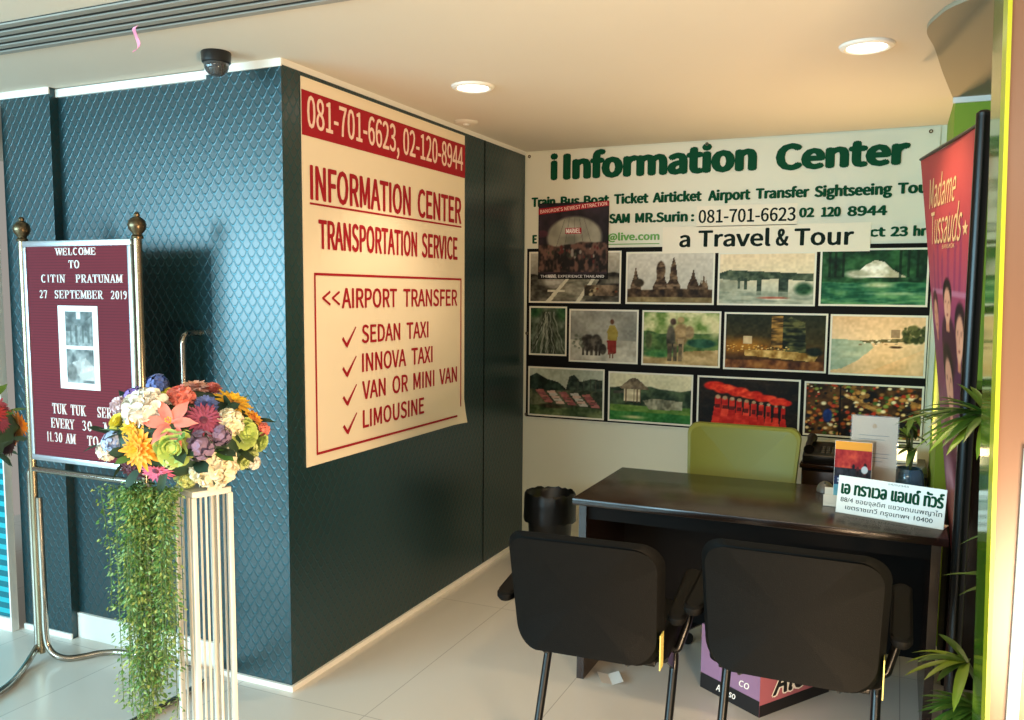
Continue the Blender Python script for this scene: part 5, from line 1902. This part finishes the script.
front = [('hydra', *P5(375, 65, 50), 'blue'), ('hydra', *P5(250, 128, 46), 'purple'), ('ruffle', *P5(165, 182, 44), 'palepink'), ('ruffle', *P5(310, 205, 98), 'white'), ('rose', *P5(150, 270, 44), 'lemon'),
         ('mum', *P5(228, 300, 62), 'yellow'), ('mum', *P5(262, 410, 98), 'amber'), ('ruffle', *P5(75, 432, 42), 'white'), ('hydra', *P5(122, 380, 48), 'paleblue'), ('gerbera', *P5(205, 532, 80), 'wine'),
         ('gerbera', *P5(352, 532, 80), 'pink'), ('lily', *P5(440, 275, 98), 'coral'), ('ruffle', *P5(500, 140, 62), 'coral'), ('mum', *P5(585, 78, 80), 'peach'), ('mum', *P5(640, 162, 62), 'blue'),
         ('gerbera', *P5(622, 258, 92), 'mauve'), ('rose', *P5(455, 405, 80), 'green'), ('hydra', *P5(600, 395, 62), 'lilacgrey'), ('hydra', *P5(715, 335, 44), 'lilacgrey'), ('ruffle', *P5(672, 505, 100), 'cream'),
         ('ruffle', *P5(520, 570, 52), 'palegreen'), ('mum', *P5(782, 165, 100), 'yellow'), ('mum', *P5(900, 245, 56), 'amber'), ('ruffle', *P5(765, 268, 62), 'cream'), ('rose', *P5(842, 325, 70), 'green'),
         ('rose', *P5(842, 450, 72), 'palegreen'), ('rose', *P5(928, 372, 52), 'green'), ('hydra', *P5(898, 492, 30), 'white'), ('ruffle', *P5(948, 305, 34), 'coral'), ('hydra', *P5(435, 480, 36), 'palegreen'),
         ('hydra', *P5(420, 105, 30), 'lemon'), ('rose', *P5(680, 80, 40), 'coral')]
backf = [('mum', -70, 5, 17, 'yellow', True), ('rose', -35, 22, 16, 'palepink', True), ('ruffle', 0, 10, 19, 'white', True), ('gerbera', 32, 20, 16, 'pink', True), ('mum', 62, 0, 17, 'amber', True),
         ('rose', -55, -18, 15, 'green', True), ('hydra', -12, -16, 15, 'purple', True), ('ruffle', 25, -14, 17, 'coral', True), ('gerbera', 55, -20, 14, 'wine', True), ('mum', 0, 38, 16, 'peach', True)]
vr = random.Random(5)
vines = []
for k in range(56):
    a = vr.gauss(-24, 19)
    a = min(4, max(-70, a))
    cen = 1 - abs(a + 24) / 46
    z1 = 0.44 + (0.36 * max(0.0, 1 - cen * 1.9)) + vr.uniform(0, .24) * (1 - .5 * max(0, cen))
    if a < -62:
        z1 = 0.66 + vr.uniform(0, .15)
    vines.append((a, z1, vr.uniform(-.155, -.10) if a > -32 else vr.uniform(-.14, -.02)))

SC1 = (0.402, -0.856)


def stand(label, cx, cy, group):
    """white slender square plinth of rods, set cornerwise"""
    t = thing('flower_stand', label, 'stand', (cx, cy, 0), 0, group)
    Rm = Matrix((VR, VF, Vector((0, 0, 1)))).transposed().to_4x4()

    def put(bm):
        return xf(bm, Rm)
    k = 0.072
    rot45 = Matrix.Rotation(PI / 4, 4, 'Z')
    hs = k / math.sqrt(2) + 0.004
    part('top_plate', put(xf(nbox(-hs, hs, -hs, hs, 1.012, 1.03, 0.003), rot45)), M['white_paint'], t)
    part('base_plate', put(xf(nbox(-hs - .03, hs + .03, -hs - .03, hs + .03, 0.0, 0.02, 0.003), rot45)), M['white_paint'], t)
    cs = [Vector((k, 0, 0)), Vector((0, k, 0)), Vector((-k, 0, 0)), Vector((0, -k, 0))]
    for c in cs:
        part('corner_post', put(xf(xf(nbox(-0.0068, 0.0068, -0.0068, 0.0068, 0.02, 1.014, 0.0015), rot45), Matrix.Translation(c))), M['white_paint'], t)
    for i in range(4):
        a, b = cs[i], cs[(i + 1) % 4]
        for f in (0.34, 0.66):
            bm = BM()
            tube(bm, [a.lerp(b, f) + Vector((0, 0, 0.02)), a.lerp(b, f) + Vector((0, 0, 1.014))], 0.0034, 8)
            part('rod', put(bm), M['white_paint'], t)
    return t


stand('white slatted flower stand under the trailing bouquet', SC1[0], SC1[1], 'white flower stands')
arrangement('large mixed bouquet with trailing green strands on the white stand', (SC1[0] - 0.056, SC1[1] - 0.006, 1.031), front + backf, 3, vines, 'flower arrangements')
SC2 = (SC1[0] - 0.912 * 0.715, SC1[1] - 0.409 * 0.715)
stand('white flower stand carrying the red and cream bouquet at the left edge', SC2[0], SC2[1], 'white flower stands')
left_items = [('gerbera', 73, 24, 14, 'red'), ('mum', 64, 5, 17, 'cream'), ('gerbera', 80, 14, 10, 'burgundy'), ('gerbera', 62, 34, 12, 'wine'), ('ruffle', 40, 20, 20, 'white'), ('rose', 25, -8, 20, 'peach'), ('mum', -5, 20, 22, 'yellow'), ('lily', -30, 5, 24, 'coral'), ('ruffle', -60, 8, 20, 'cream'),
              ('rose', 45, -22, 17, 'green'), ('gerbera', 0, -22, 18, 'pink'), ('mum', 10, 38, 17, 'amber')]
arrangement('red and cream bouquet cut off by the left edge of the photo', (SC2[0] + 0.0, SC2[1], 1.031), left_items + backf, 9, [], 'flower arrangements')
